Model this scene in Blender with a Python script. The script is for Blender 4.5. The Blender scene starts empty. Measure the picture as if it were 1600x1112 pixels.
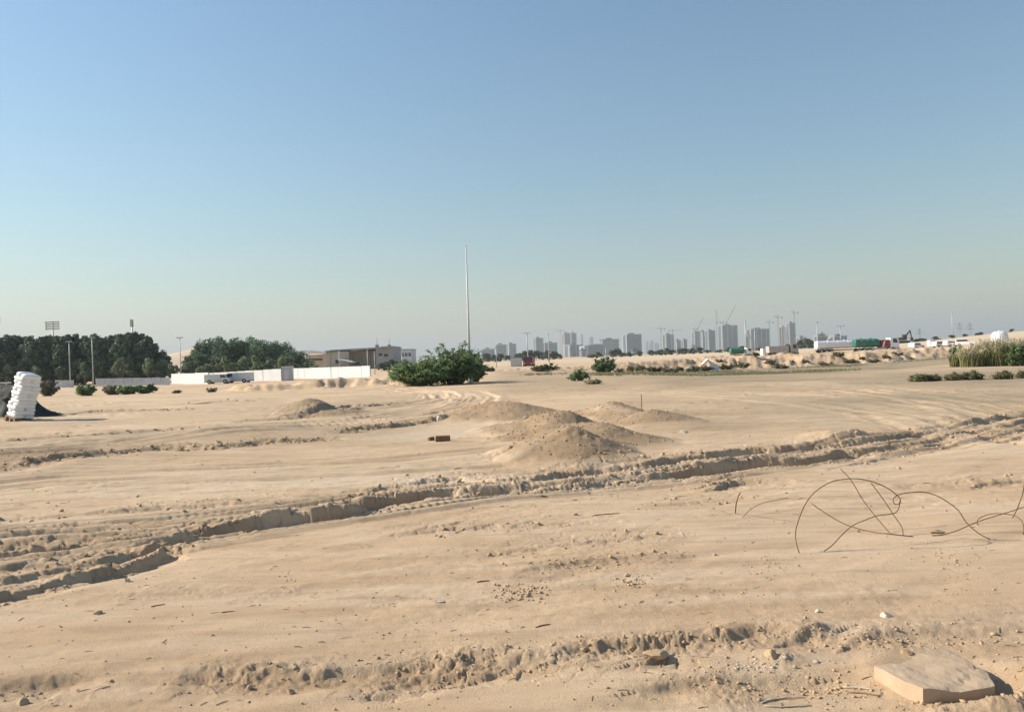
import bpy, math, random
import numpy as np
from mathutils import Vector, Matrix

random.seed(7)
RNG = np.random.default_rng(11)
SC = bpy.context.scene
COL = SC.collection

# ------------------------------------------------------------------ camera
CAM_H, FPX, ROLL, PITCH = 1.75, 1209.0, math.radians(1.9), math.atan(3.5 / 1209.0)
FWD = Vector((0, math.cos(PITCH), math.sin(PITCH)))
_up0 = Vector((0, -math.sin(PITCH), math.cos(PITCH)))
RIGHT = Vector((1, 0, 0)) * math.cos(ROLL) - _up0 * math.sin(ROLL)
UP = _up0 * math.cos(ROLL) + Vector((1, 0, 0)) * math.sin(ROLL)
cam = bpy.data.cameras.new('camera')
camo = bpy.data.objects.new('camera', cam)
COL.objects.link(camo)
m3 = Matrix((RIGHT, UP, -FWD)).transposed()
camo.matrix_world = Matrix.Translation((0, 0, CAM_H)) @ m3.to_4x4()
cam.sensor_width = 36.0
cam.lens = FPX * 36.0 / 1600.0
cam.clip_start = 0.05
cam.clip_end = 60000
SC.camera = camo

# ------------------------------------------------------------------ sky, sun, exposure
SUN_AZ, SUN_EL = math.radians(-78), math.radians(30)      # azimuth from +Y, negative = to the left
world = bpy.data.worlds.new('World')
SC.world = world
world.use_nodes = True
nt = world.node_tree
nt.nodes.clear()
wo = nt.nodes.new('ShaderNodeOutputWorld')
bg = nt.nodes.new('ShaderNodeBackground')
sky = nt.nodes.new('ShaderNodeTexSky')
sky.sky_type = 'NISHITA'
sky.sun_disc = False
sky.sun_elevation = SUN_EL
sky.sun_rotation = SUN_AZ
sky.air_density = 1.59
sky.dust_density = 0.41
sky.ozone_density = 8.0
bg.inputs['Strength'].default_value = 0.0855
tint = nt.nodes.new('ShaderNodeMixRGB')            # white balance of the phone camera
tint.blend_type = 'MULTIPLY'; tint.inputs[0].default_value = 1.0; tint.inputs[2].default_value = (1.10, 1.0, .88, 1)
nt.links.new(sky.outputs[0], tint.inputs[1])
nt.links.new(tint.outputs[0], bg.inputs[0])
nt.links.new(bg.outputs[0], wo.inputs[0])

sun = bpy.data.lights.new('sun', 'SUN')
sun.energy = 4.3
sun.angle = math.radians(0.6)
sun.color = (1.0, 0.91, 0.77)
suno = bpy.data.objects.new('sun', sun)
COL.objects.link(suno)
SUND = Vector((math.sin(SUN_AZ) * math.cos(SUN_EL), math.cos(SUN_AZ) * math.cos(SUN_EL), math.sin(SUN_EL)))
suno.rotation_euler = SUND.to_track_quat('Z', 'Y').to_euler()
suno.location = (-40, 20, 60)

SC.view_settings.view_transform = 'Standard'
SC.view_settings.look = 'None'
SC.view_settings.gamma = 1.0
SC.view_settings.use_curve_mapping = False
SC.view_settings.exposure = 0.86
SC.cycles.use_denoising = True
SC.cycles.max_bounces = 5
SC.cycles.diffuse_bounces = 3
SC.cycles.volume_bounces = 0
HAZE_DENSITY = 0.00021
HAZE_COLOR = (0.72, 0.765, 0.785, 1)
HAZE_ANISO = 0.125

# ------------------------------------------------------------------ view helpers (photo pixel -> place)
def ray(px, py):
    return FWD * FPX + RIGHT * (px - 800.0) + UP * (556.0 - py)
def gnd(px, py, z=0.0):
    r = ray(px, py); t = (z - CAM_H) / r.z
    return (r.x * t, r.y * t)
def at(px, py, Y):
    r = ray(px, py); t = Y / r.y
    return Vector((r.x * t, Y, CAM_H + r.z * t))
def colx(px, Y, z):
    x = (px - 800.0) * Y / FPX
    for _ in range(5):
        v = Vector((x, Y, z - CAM_H))
        x += (px - 800.0 - FPX * v.dot(RIGHT) / v.dot(FWD)) * Y / FPX
    return x
def sstep(a, b, x):
    t = np.clip((x - a) / (b - a), 0, 1)
    return t * t * (3 - 2 * t)

# ------------------------------------------------------------------ noise
def _hash(ix, iy, s):
    h = (ix.astype(np.int64) * 374761393 + iy.astype(np.int64) * 668265263 + s * 1442695041) & 0xffffffff
    h = ((h ^ (h >> 13)) * 1274126177) & 0xffffffff
    return ((h ^ (h >> 16)) & 0xffffff) / float(0xffffff)
def vn(x, y, s=0):
    ix, iy = np.floor(x), np.floor(y)
    fx, fy = x - ix, y - iy
    fx = fx * fx * (3 - 2 * fx); fy = fy * fy * (3 - 2 * fy)
    a, b = _hash(ix, iy, s), _hash(ix + 1, iy, s)
    c, d = _hash(ix, iy + 1, s), _hash(ix + 1, iy + 1, s)
    return (a + (b - a) * fx) * (1 - fy) + (c + (d - c) * fx) * fy - 0.5
def cell(x, y, s=0):
    ix, iy = np.floor(x), np.floor(y)
    best = np.full(x.shape, 9.0)
    for dx in (-1, 0, 1):
        for dy in (-1, 0, 1):
            cx, cy = ix + dx, iy + dy
            d = (cx + _hash(cx, cy, s) - x) ** 2 + (cy + _hash(cx, cy, s + 5) - y) ** 2
            best = np.minimum(best, d * (0.6 + 1.2 * _hash(cx, cy, s + 9)))
    return np.sqrt(best)

def plates(x, y, s):
    ix, iy = np.floor(x), np.floor(y)
    f1 = np.full(x.shape, 9.0); f2 = np.full(x.shape, 9.0); hid = np.zeros(x.shape)
    for dx in (-1, 0, 1):
        for dy in (-1, 0, 1):
            cx, cy = ix + dx, iy + dy
            d = np.sqrt((cx + _hash(cx, cy, s) - x) ** 2 + (cy + _hash(cx, cy, s + 5) - y) ** 2)
            m = d < f1
            f2 = np.where(m, f1, np.minimum(f2, d)); hid = np.where(m, _hash(cx, cy, s + 9), hid); f1 = np.where(m, d, f1)
    return hid, f2 - f1

# ------------------------------------------------------------------ ground relief
TAB = np.array([-800, 0, 300, 560, 640, 750, 900, 1000, 1100, 1200, 1300, 1400, 1500, 1600, 2400], float)
ZFL = np.array([-.9, -.9, -.9, -.9, -.3, 0, 0, -.5, -1, -1, -1, -.9, -.4, -.3, -.3])
ZTP = np.array([-.9, -.9, -.9, -.9, -.2, .1, .12, .35, .7, .75, .85, .9, 1.0, 1.1, 1.1])
ZRD = np.array([-.9, -.9, -.9, -.9, -.8, -.6, -.55, -.5, -.4, -.2, .3, .5, .9, 1.3, 1.3])
ZCR = np.array([-.9, -.9, -.9, -.9, -.5, -.1, .25, .46, .9, 1.4, 1.85, 2.3, 3.2, 4.0, 4.0])
YB = np.array([100, 100, 100, 100, 100, 88, 95, 108, 120, 119, 122, 126, 128, 128, 128], float)

# wheel ruts and little scarps: (pixel x, pixel y of the foot of the wall, height) left to right,
# floor width, run-out on the near side, clod amount
RUTS = [
    ([(300,848,.06),(340,838,.15),(386,832,.17),(460,822,.19),(540,812,.19),(600,797,.18),(700,785,.17),(790,778,.14),(850,772,.08),(900,769,.09),(970,760,.10),(1040,752,.11),(1105,742,.14),(1173,733,.17),(1240,728,.14),(1290,720,.11),(1330,715,.15),(1362,707,.05),(1450,695,.04),(1600,672,.03),(1720,654,.02)], .22, .55, .7),
    ([(-300,1000,.06),(-150,970,.06),(0,944,.07),(60,930,.07),(100,917,.07),(200,897,.10),(270,873,.12),(296,860,.03)], .14, .3, 1.2),
    ([(-50,925,.04),(40,908,.05),(120,893,.07),(190,880,.08),(250,862,.06),(290,846,.03)], .08, .2, 1.2),
    ([(-300,890,.08),(-100,878,.09),(0,872,.11),(100,864,.11),(150,852,.08),(240,838,.05)], .18, .3, 1.0),
    ([(-100,905,.04),(0,898,.05),(60,887,.06),(130,878,.05),(200,868,.03)], .1, .25, 1.2),
    ([(-100,846,.04),(0,841,.045),(120,832,.04),(239,826,.04),(330,818,.02)], .1, .3, .8),
    ([(-200,838,.03),(0,818,.04),(110,808,.03),(205,799,.04),(342,789,.035),(420,782,.02)], .1, .3, .7),
    ([(560,775,.02),(599,766,.04),(664,754,.06),(712,749,.06),(780,758,.03)], .12, .5, 1.0),
    ([(780,760,.03),(830,754,.05),(880,745,.09),(960,736,.09),(1006,729,.07),(1083,719,.09),(1123,714,.1),(1173,710,.12),(1240,706,.1),(1300,699,.12),(1344,693,.09),(1436,678,.05),(1504,666,.05),(1600,646,.04),(1720,625,.03)], .25, .4, .45),
    ([(1380,702,.03),(1450,690,.05),(1520,676,.05),(1600,662,.05),(1700,645,.03)], .2, .3, .6),
    ([(1300,735,.02),(1400,712,.03),(1500,698,.03),(1600,682,.03),(1700,668,.02)], .2, .3, .4),
    ([(1108,767,.03),(1125,765,.08),(1150,761,.09),(1190,756,.05),(1230,752,.02)], .1, .4, .6),
    ([(1020,792,.01),(1070,787,.03),(1120,782,.02),(1180,779,.01)], .1, .3, .8),
    ([(1530,762,.03),(1560,758,.07),(1600,752,.06),(1680,742,.04)], .1, .3, .6),
    ([(306,1074,.03),(322,1070,.055),(420,1062,.05),(460,1060,.035),(500,1057,.055),(570,1053,.05),(640,1048,.055),(700,1040,.035),(740,1032,.055),(820,1028,.05),(860,1020,.03),(900,1016,.045),(980,1009,.045),(1060,1010,.05),(1140,1002,.04),(1200,990,.03),(1250,995,.035),(1305,985,.01)], .05, .3, 2.0),
    ([(590,1068,.01),(640,1062,.035),(720,1054,.04),(790,1047,.03),(860,1043,.03),(930,1040,.01)], .05, .2, 1.3),
    ([(990,1040,.02),(1030,1036,.05),(1080,1034,.02)], .05, .2, .8),
    ([(560,1086,.01),(600,1085,.035),(640,1079,.02)], .05, .15, 1.0),
    ([(-250,1105,.05),(-80,1097,.06),(0,1089,.06),(70,1086,.06),(130,1074,.02)], .08, .3, 1.8),
    ([(1230,1004,.02),(1260,1000,.05),(1300,990,.03)], .05, .2, 1.4),
    ([(1330,1012,.02),(1370,1002,.05),(1440,996,.04),(1540,994,.03),(1620,990,.02)], .05, .2, 1.5),
    ([(1000,1086,.02),(1060,1078,.03),(1140,1070,.03),(1260,1066,.03)], .05, .2, 1.6),
    ([(-150,752,.05),(20,741,.07),(147,720,.11),(249,704,.09),(330,702,.06),(395,697,.09),(440,694,.1),(520,687,.06)], .25, .7, 1.6),
    ([(540,678,.05),(570,675,.18),(610,673,.19),(650,665,.13),(700,659,.13),(730,655,.05)], .3, .5, 1.4),
    ([(-200,705,.05),(0,693,.06),(120,684,.06),(212,676,.05),(300,668,.03)], .2, .6, .6),
    ([(370,661,.04),(400,659,.07),(468,654,.07),(533,645,.08),(580,636,.03)], .3, .6, .7),
    ([(300,633,.05),(330,631,.16),(360,630,.18),(405,627,.08)], .2, .5, .3),
    ([(525,640,.1),(545,641,.25),(575,640,.22),(620,633,.1)], .4, .6, 1.0),
    ([(100,648,.05),(150,646,.14),(200,644,.12),(290,641,.06)], .3, .8, .8),
    ([(660,646,.04),(740,644,.12),(790,640,.1)], .2, .5, 1.0),
    ([(620,838,.02),(700,832,.04),(800,826,.035),(960,818,.02)], .1, .4, .9),
    ([(740,868,.01),(850,858,.03),(960,846,.03),(1060,836,.02)], .1, .4, 1.0),
    ([(820,900,.01),(900,884,.035),(980,872,.03),(1060,868,.02)], .1, .3, 1.4),
]
# spoil heaps: pixel column, distance, height, radius, power
MOUNDS = [(893,13.5,.56,1.1,1.4),(862,16.2,.34,1.4,1.6),(950,15.6,.30,1.3,1.7),(836,18.6,.30,1.4,1.6),(888,18.4,.36,.9,1.6),
          (800,22.6,.38,1.7,1.6),(764,23.4,.30,1.3,1.8),(957,22.0,.46,1.1,1.5),(985,20.8,.22,1.0,1.6),(1018,19.2,.36,1.1,1.5),(760,14.4,.10,1.6,2.0),(1060,18.3,.12,1.2,1.8),
          (480,28.0,.50,1.0,1.4),(505,27.4,.22,1.6,1.6),(1310,14.9,.10,.6,1.8),(1280,15.4,.07,.8,1.8),(352,20.0,.14,1.6,2.0),(90,14.5,.12,1.6,2.0),(-60,15.5,.16,2.0,2.0)]
NEARMOUNDS = [(1575,1125,.07,.2),(1480,1132,.05,.22),(1660,1080,.10,.3),(1130,1085,.03,.2),(1215,1028,.03,.12),(1265,986,.035,.16),(1370,1005,.03,.14)]

_rw = []
for pts, wf, gn, cl in RUTS:
    w = [gnd(a, b, -d * .72) + (d,) for a, b, d in pts]
    _rw.append((np.array(w), wf, gn, cl))
_tracks = []     # bundles of shallow tyre marks: polyline, half width, number of marks, depth
for pts, hw, n, dp in [
    ([(-200,735),(0,712),(200,690),(400,672),(560,660),(650,648),(715,634),(735,622),(715,613),(640,610),(560,612)], 1.6, 5, .045),
    ([(430,650),(560,640),(640,630),(690,622),(690,614),(620,607)], 1.2, 4, .04),
    ([(840,608),(1100,606),(1300,602),(1500,598),(1700,594)], 1.5, 4, .03),
    ([(1040,612),(1200,618),(1350,628),(1480,644),(1600,668),(1700,690)], 2.4, 6, .03),
    ([(1240,600),(1350,607),(1450,618),(1540,632),(1640,652)], 1.8, 5, .03),
    ([(960,650),(1150,655),(1330,652),(1450,660),(1510,655)], 1.1, 4, .03),
    ([(-200,880),(0,852),(250,830),(500,796),(760,765),(1000,742),(1250,712),(1450,682),(1600,655),(1700,640)], 1.0, 8, .05),
    ([(-200,790),(100,770),(400,752),(700,742)], 1.0, 4, .015),
    ([(-200,662),(100,651),(400,640),(520,632)], 1.6, 6, .05),
    ([(-200,772),(100,746),(350,736),(600,726),(760,716)], 1.2, 6, .035),
    ([(-200,640),(150,632),(400,622),(600,615)], 1.8, 5, .06),
    ([(-100,700),(200,684),(420,668),(600,652)], 1.3, 7, .05),
]:
    _tracks.append((np.array([gnd(a, b) for a, b in pts]), hw, n, dp))

def polyd(P, x, y):
    """signed distance (positive = left of travel), end overrun, interpolation position, for points near P"""
    best = np.full(x.shape, 1e9); sd = np.zeros(x.shape); seg = np.zeros(x.shape); over = np.zeros(x.shape); arc = np.zeros(x.shape)
    acc = 0.0
    for i in range(len(P) - 1):
        ax, ay, bx, by = P[i][0], P[i][1], P[i + 1][0], P[i + 1][1]
        L = math.hypot(bx - ax, by - ay); ux, uy = (bx - ax) / L, (by - ay) / L
        t = (x - ax) * ux + (y - ay) * uy
        tc = np.clip(t, 0, L)
        dx, dy = x - ax - ux * tc, y - ay - uy * tc
        d = np.hypot(dx, dy)
        m = d < best
        best[m] = d[m]
        crs = ux * dy - uy * dx
        sd[m] = (np.sign(crs) * d)[m]
        seg[m] = i + (tc / L)[m]
        arc[m] = acc + tc[m]
        o = np.zeros(x.shape)
        if i == 0: o = np.maximum(o, -t)
        if i == len(P) - 2: o = np.maximum(o, t - L)
        over[m] = np.maximum(o, 0)[m]
        acc += L
    return sd, over, seg, arc

def relief(x, y):
    """height of the ground, plus masks: clod, pale, damp"""
    x = np.asarray(x, float); y = np.asarray(y, float)
    z = np.zeros(x.shape); clod = np.zeros(x.shape); soil_shade = np.zeros(x.shape); pale = np.zeros(x.shape); damp = np.zeros(x.shape)
    r = np.hypot(x, y)
    yy = np.maximum(y, 1.0)
    pxs = np.where(y > 1, 800 + FPX * x / yy, np.where(x > 0, 2400, -800))
    pxs = np.clip(pxs, -800, 2400)
    # large forms
    fl, tp, rd, cr, yb = (np.interp(pxs, TAB, A) for A in (ZFL, ZTP, ZRD, ZCR, YB))
    yb = yb + 7 * vn(x / 15, y / 30, 3) + 2.0 * vn(x / 4.3, y / 5, 4) + 2.2 * vn(x / .9, y / .9, 5)
    big = fl * sstep(50, 92, y)
    bankw = 8 + 5 * vn(x / 11, y * 0 + .7, 8)
    big = big + (tp - fl) * sstep(yb, yb + bankw, y)
    gully = sstep(.1, .42, vn(x / 2.6, y / 9, 21)) * sstep(yb - 1, yb + 1, y) * (1 - sstep(yb + bankw, yb + bankw + 7, y)) * sstep(1040, 1120, pxs)
    big = big - gully * .6
    big = big + (rd - tp) * sstep(140, 175, y)
    big = big + (cr - rd) * sstep(222, 262, y)
    big = big - (cr - 0) * sstep(330, 900, y)
    z += big
    # spoil berm on the left
    bm = sstep(330, 372, pxs) * (1 - sstep(640, 690, pxs))
    bz = 60 + 2.5 * vn(x / 6, y * 0, 31)
    bz = bz + .9 * vn(x / 1.8, y / 2, 34) + 1.0 * vn(x / .5, y / .5, 35)
    z += bm * (.5 + .4 * vn(x / 4, y / 3, 32) + .25 * vn(x / .8, y / .8, 36)) * sstep(bz - 1.3, bz, y) * (1 - sstep(bz + 1.5, bz + 7, y))
    soil_shade = np.maximum(soil_shade, .9 * bm * np.exp(-((y - bz + .4) / 1.4) ** 2))  # brown soil tone that also paints the shade on the berm's front face
    bm2 = sstep(742, 765, pxs) * (1 - sstep(870, 900, pxs))
    z += bm2 * (.35 + .25 * vn(x / 2, y / 2, 33)) * np.exp(-((y - 84) / 1.8) ** 2)
    # far dune on the left and dune ridge on the right
    cx, cy = -196.0, 520.0
    z += 17 * np.exp(-(((x - cx) / 42) ** 2 + ((y - cy) / 90) ** 2))
    z += 2.0 * sstep(1380, 1620, pxs) * sstep(200, 330, y) * (1 - sstep(420, 800, y))
    far = r > 60
    z += np.where(far, .25 * vn(x / 14, y / 14, 41) + .12 * vn(x / 4, y / 4, 42), 0) * sstep(60, 90, r) * (1 - .8 * sstep(180, 400, r))
    nb = sstep(yb - 2, yb + 2, y) * (1 - sstep(yb + bankw + 4, yb + bankw + 14, y)) * sstep(700, 800, pxs)
    z += nb * (.6 * vn(x / 1.9, y / 1.9, 43) + .35 * vn(x / .6, y / .6, 44) + .2 * vn(x / .3, y / .3, 47))
    z += bm * np.exp(-((y - 60) / 4) ** 2) * (.35 * vn(x / .9, y / .9, 45) + .18 * vn(x / .35, y / .35, 46))
    damp = np.maximum(damp, sstep(930, 1030, pxs) * sstep(74, 88, y) * (1 - sstep(yb - 1, yb + 2, y)))
    pale = np.maximum(pale, .9 * np.exp(-(((x - cx) / 90) ** 2 + ((y - cy) / 200) ** 2)))
    pale = np.maximum(pale, sstep(680, 820, pxs) * sstep(226, 245, y) * (1 - sstep(400, 600, y)))
    n = r < 70
    xn, yn = x[n], y[n]
    zn = np.zeros(xn.shape); cn = np.zeros(xn.shape); pm = np.zeros(xn.shape); dk = np.zeros(xn.shape); pn = np.zeros(xn.shape); rn = r[n]
    # mounds
    for (px, Y, h, R, pw) in MOUNDS:
        mx, my = colx(px, Y, 0), Y
        m = (np.abs(xn - mx) < R * 4) & (np.abs(yn - my) < R * 4)
        if not m.any(): continue
        xx, yy2 = xn[m] - mx, yn[m] - my
        d = np.hypot(xx, yy2 * 1.0) * (1 + .25 * vn(xn[m] / .9, yn[m] / .9, 51) + .07 * vn(xn[m] / .25, yn[m] / .25, 52))
        g = np.clip(1.06 - np.sqrt((d / (R * 1.22)) ** 2 + .012), 0, 1) ** 1.25 if pw < 1.75 else np.exp(-(d / R) ** pw * 1.1)
        zn[m] = np.maximum(zn[m], 0) + h * g * (1 - .5 * np.clip(zn[m] / .6, 0, 1))
        cn[m] = np.maximum(cn[m], sstep(.1, .5, g) * (.34 if h > .15 else .1)); dk[m] = np.maximum(dk[m], sstep(.04, .3, g) * (1. if h > .15 else .2))  # gritty dark soil; some grazing shade of the heaps is in the tone
    for (px, py, h, R) in NEARMOUNDS:
        mx, my = gnd(px, py)
        m = (np.abs(xn - mx) < R * 3) & (np.abs(yn - my) < R * 3)
        d = np.hypot(xn[m] - mx, yn[m] - my)
        g = np.exp(-(d / R) ** 2)
        zn[m] += h * g; cn[m] = np.maximum(cn[m], g * .9)
    # ruts
    for P, wf, gn, cl in _rw:
        mg = 1.4
        m = (xn > P[:, 0].min() - mg) & (xn < P[:, 0].max() + mg) & (yn > P[:, 1].min() - mg) & (yn < P[:, 1].max() + mg)
        if not m.any(): continue
        a, b = xn[m], yn[m]
        sd, ov, sg, arc = polyd(P, a, b)
        dep = (np.where(b < 11.5, .74, 1.05) if cl < 1.3 else np.where(b < 6, .75, 1.)) * np.interp(sg, np.arange(len(P)), P[:, 2]) * np.exp(-(ov / .18) ** 2)
        dep = dep * np.clip(1 + .7 * vn(arc / .8, arc * 0 + wf * 37, 61) + .25 * vn(arc / .12, arc * 0 + wf * 11, 67), .3, 1.6)
        sc = np.clip(b / 9, .6, 2.0)
        sd = sd + (.16 * vn(a / 1.1, b / 1.1, 62) + .025 * cl * vn(a / .2, b / .2, 63) + .022 * vn(a / .05, b / .05, 64)) * np.minimum(sc, 1.4) * (.7 + .5 * cl)
        wall = (.03 + .12 * max(0, cl - .8)) * sc * (1 + 1.2 * vn(a / .6, b / .6, 66))
        prof = sstep(-wf - gn, -wf * .6, sd) * (1 - sstep(-.01, wall, sd))
        zz = -dep * prof
        # broken lip and crumbs at the foot
        lipn = np.clip(.5 + 1.2 * vn(a / .16, b / .16, 65), 0, 1)
        lip = np.exp(-np.abs(sd - .09 * sc) / (.13 * sc)) * lipn
        zz += dep * .38 * lip
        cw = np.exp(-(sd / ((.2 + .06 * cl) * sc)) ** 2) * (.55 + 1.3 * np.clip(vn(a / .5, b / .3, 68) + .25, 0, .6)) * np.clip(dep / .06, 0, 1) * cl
        zn[m] += zz
        cn[m] = np.maximum(cn[m], np.clip(cw, 0, 1.3) * (1 if cl > 1.25 else np.where(b < 11, .55, .25)))
        dk[m] = np.maximum(dk[m], np.clip(cw, 0, 1) * .7)  # dark crumbled soil along the walls, with rut shade painted in
        if cl < 1.35: pm[m] = np.maximum(pm[m], np.exp(-((sd - .1) / (.42 * sc)) ** 2) * np.clip(dep / .07, 0, 1))
        if cl == .45: zn[m] += .016 * np.sin(arc * 2 * math.pi / .13) * sstep(-.3, -.2, sd) * (1 - sstep(-.05, 0, sd)) * np.clip(dep / .06, 0, 1)
    # tyre marks
    for P, hw, k, dp in _tracks:
        mg = hw + .6
        m = (xn > P[:, 0].min() - mg) & (xn < P[:, 0].max() + mg) & (yn > P[:, 1].min() - mg) & (yn < P[:, 1].max() + mg)
        if not m.any(): continue
        a, b = xn[m], yn[m]
        sd, ov, sg, arc = polyd(P, a, b)
        w = sstep(hw + .3, hw - .2, np.abs(sd)) * np.exp(-(ov / .6) ** 2)
        s2 = sd + .12 * vn(arc / 2.5, arc * 0 + k, 71)
        q = vn(s2 * k / hw * 1.1 + 40, arc / 7, 72 + k) + .4 * vn(s2 * k / hw * 2.7, arc / 2.5, 75 + k)
        q2 = np.clip(q * 3.2, -.75, .75) * .3 + q * .3
        zn[m] += w * q2 * dp * 2.6
        pn[m] = np.maximum(pn[m], w * sstep(.0, .35, q) * .5)
        if k == 8:
            for c0 in (-.72, .72):
                st = 1 - sstep(.1, .16, np.abs(sd - c0))
                pt = np.clip(.15 + 2.2 * vn(a / .9, b / .9, 78), 0, 1)
                zn[m] += w * st * pt * (.007 * np.clip(2 * np.sin(arc * 2 * math.pi / .10 + np.abs(sd - c0) * 22 + 2 * vn(a / .3, b / .3, 79)), -1, 1) - .012)
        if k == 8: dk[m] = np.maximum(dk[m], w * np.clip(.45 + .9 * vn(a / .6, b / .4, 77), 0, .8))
    # wind-blown sand: streaks along the tracks, swells, grain
    u, v = xn * .86 + yn * .5, -xn * .5 + yn * .86
    zn += .05 * vn(xn / 3.1, yn / 3.1, 81) * sstep(4, 9, rn) + .022 * vn(u / 1.7, v / .55, 82) + .016 * vn(u / .8, v / .17, 83)
    rough = np.clip(.35 + 1.1 * vn(xn / 2.2, yn / 1.1, 84) + .5 * vn(xn / .5, yn / .5, 88), .12, 1)
    zn += rough * (.015 * vn(xn / .19, yn / .14, 85) + .010 * vn(xn / .075, yn / .06, 86) + .005 * vn(xn / .028, yn / .028, 87))
    sp = sstep(.27, .45, vn(xn / 1.3, yn / .6, 89) + .35 * vn(u / .35, v / .2, 90))
    cn = np.maximum(cn, sp * .5)
    # cracked crust plates along the ruts
    mp = pm > .04
    a, b = xn[mp] + .05 * vn(xn[mp] / .1, yn[mp] / .1, 111), yn[mp] + .05 * vn(xn[mp] / .1, yn[mp] / .1, 112)
    uu, vv = a * .8 + b * .6, -a * .6 + b * .8
    far_ = sstep(10, 14, rn[mp])
    h1, e1 = plates(uu / .26, vv / .10, 113); h2, e2 = plates(uu / .5, vv / .2, 117)
    zn[mp] += pm[mp] * ((1 - far_) * ((h1 - .5) * .05 - .03 * (1 - sstep(0, .14, e1))) + far_ * ((h2 - .5) * .028 - .02 * (1 - sstep(0, .14, e2))))
    # crumbs of dried crust
    mc = cn > .03
    a, b, rc = xn[mc], yn[mc], rn[mc]
    amp = cn[mc]
    add = np.zeros(a.shape)
    for size, hgt, r0, r1, r2, r3 in ((.02, .008, 0, 0, 5, 8), (.045, .011, 0, 0, 8, 12), (.10, .011, 0, 0, 14, 20), (.17, .045, 8, 13, 30, 40), (.34, .07, 18, 26, 60, 70)):
        w = sstep(r0 - 1e-6, r1 + 1e-6, rc) * (1 - sstep(r2, r3, rc))
        c1 = np.minimum(np.clip(.6 - cell(a / size + .3 * vn(a / size, b / size, 98), b / size, int(size * 1000)), 0, .6) * 2.6, .9)
        add += w * hgt * (c1 * np.clip(.5 + 1.6 * vn(a / size / 3, b / size / 3, 99), 0, 1.2) + 1.1 * vn(a / size / 1.7, b / size / 1.7, 97))
    zn[mc] += amp * add
    zn *= 1 - sstep(48, 70, rn)
    # bed of the big slab lies level
    sx, sy = gnd(1462, 1058)
    wsl = np.exp(-((np.hypot(xn - sx, yn - sy) / .36) ** 6))
    zn = zn * (1 - wsl) - (.012 + .03 * (1 - sstep(sy - .3, sy + .05, yn)) - .05 * (1 - sstep(sx - .32, sx + .05, xn))) * wsl
    z[n] += zn; clod[n] = np.maximum(clod[n], cn); soil_shade[n] = np.maximum(dk, .5 * np.clip(cn, 0, 1)); pale[n] = np.maximum(pale[n], pn)
    # salt crust and pale dust
    for (px, py, rx, ry, s) in [(560,752,3.2,.55,1.),(690,748,1.6,.4,.9),(420,760,1.8,.4,.6),(650,680,1.6,1.2,1.),(720,668,1.4,.9,.7),(1180,1050,.35,.12,.35),(1230,1030,.4,.1,.3),(800,752,.7,.3,.3),
                                (560,626,3,1.5,.5),(300,622,9,3,.5),(250,605,9,3,.5),(100,625,7,3,.4),(1540,705,1.6,.5,.5),(120,905,.9,.22,.3),(60,960,.7,.15,.4),(240,880,.6,.12,.3),(200,770,3,.8,.35),(1320,650,5,1.5,.25)]:
        mx, my = gnd(px, py)
        d = np.hypot((x - mx) / rx, (y - my) / ry) * (1 + .8 * vn(x / .7, y / .4, 101) + .5 * vn(x / .15, y / .1, 102))
        pale = np.maximum(pale, s * (1 - sstep(.35, 1.15, d)))
    gm = sstep(740, 800, pxs) * (1 - sstep(1060, 1300, pxs)) * sstep(33, 42, y) * (1 - sstep(80, 92, y))
    damp = np.maximum(damp, .55 * gm)
    damp = np.maximum(damp, .85 * sstep(900, 1060, pxs) * sstep(13, 24, y) * (1 - sstep(80, 92, y)) * np.clip(.9 + 1.2 * vn(x / 7, y / 5, 121), 0, 1))
    damp = np.maximum(damp, .5 * (1 - sstep(560, 760, pxs)) * sstep(13, 20, y) * (1 - sstep(30, 50, y)) * np.clip(.6 + 1.6 * vn(x / 5, y / 3, 122), 0, 1))
    soil_shade = np.maximum(soil_shade, .6 * nb * np.clip(.5 + 1.5 * vn(x / 3, y / 2, 123), 0, 1))  # brown shading of the bank painted in as darker ground
    return z, clod, pale, damp, soil_shade

def zat(x, y):
    return float(relief(np.array([x]), np.array([y]))[0][0])
def base(px, Y, dz=0.0):
    x = (px - 800) * Y / FPX
    for _ in range(3):
        z = zat(x, Y); x = colx(px, Y, z)
    return Vector((x, Y, z + dz))
def gpt(px, py):
    """ground point seen at a pixel, relief included"""
    z = 0.0
    for _ in range(4):
        x, y = gnd(px, py, z); z = zat(x, y)
    return Vector((x, y, z))

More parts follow.
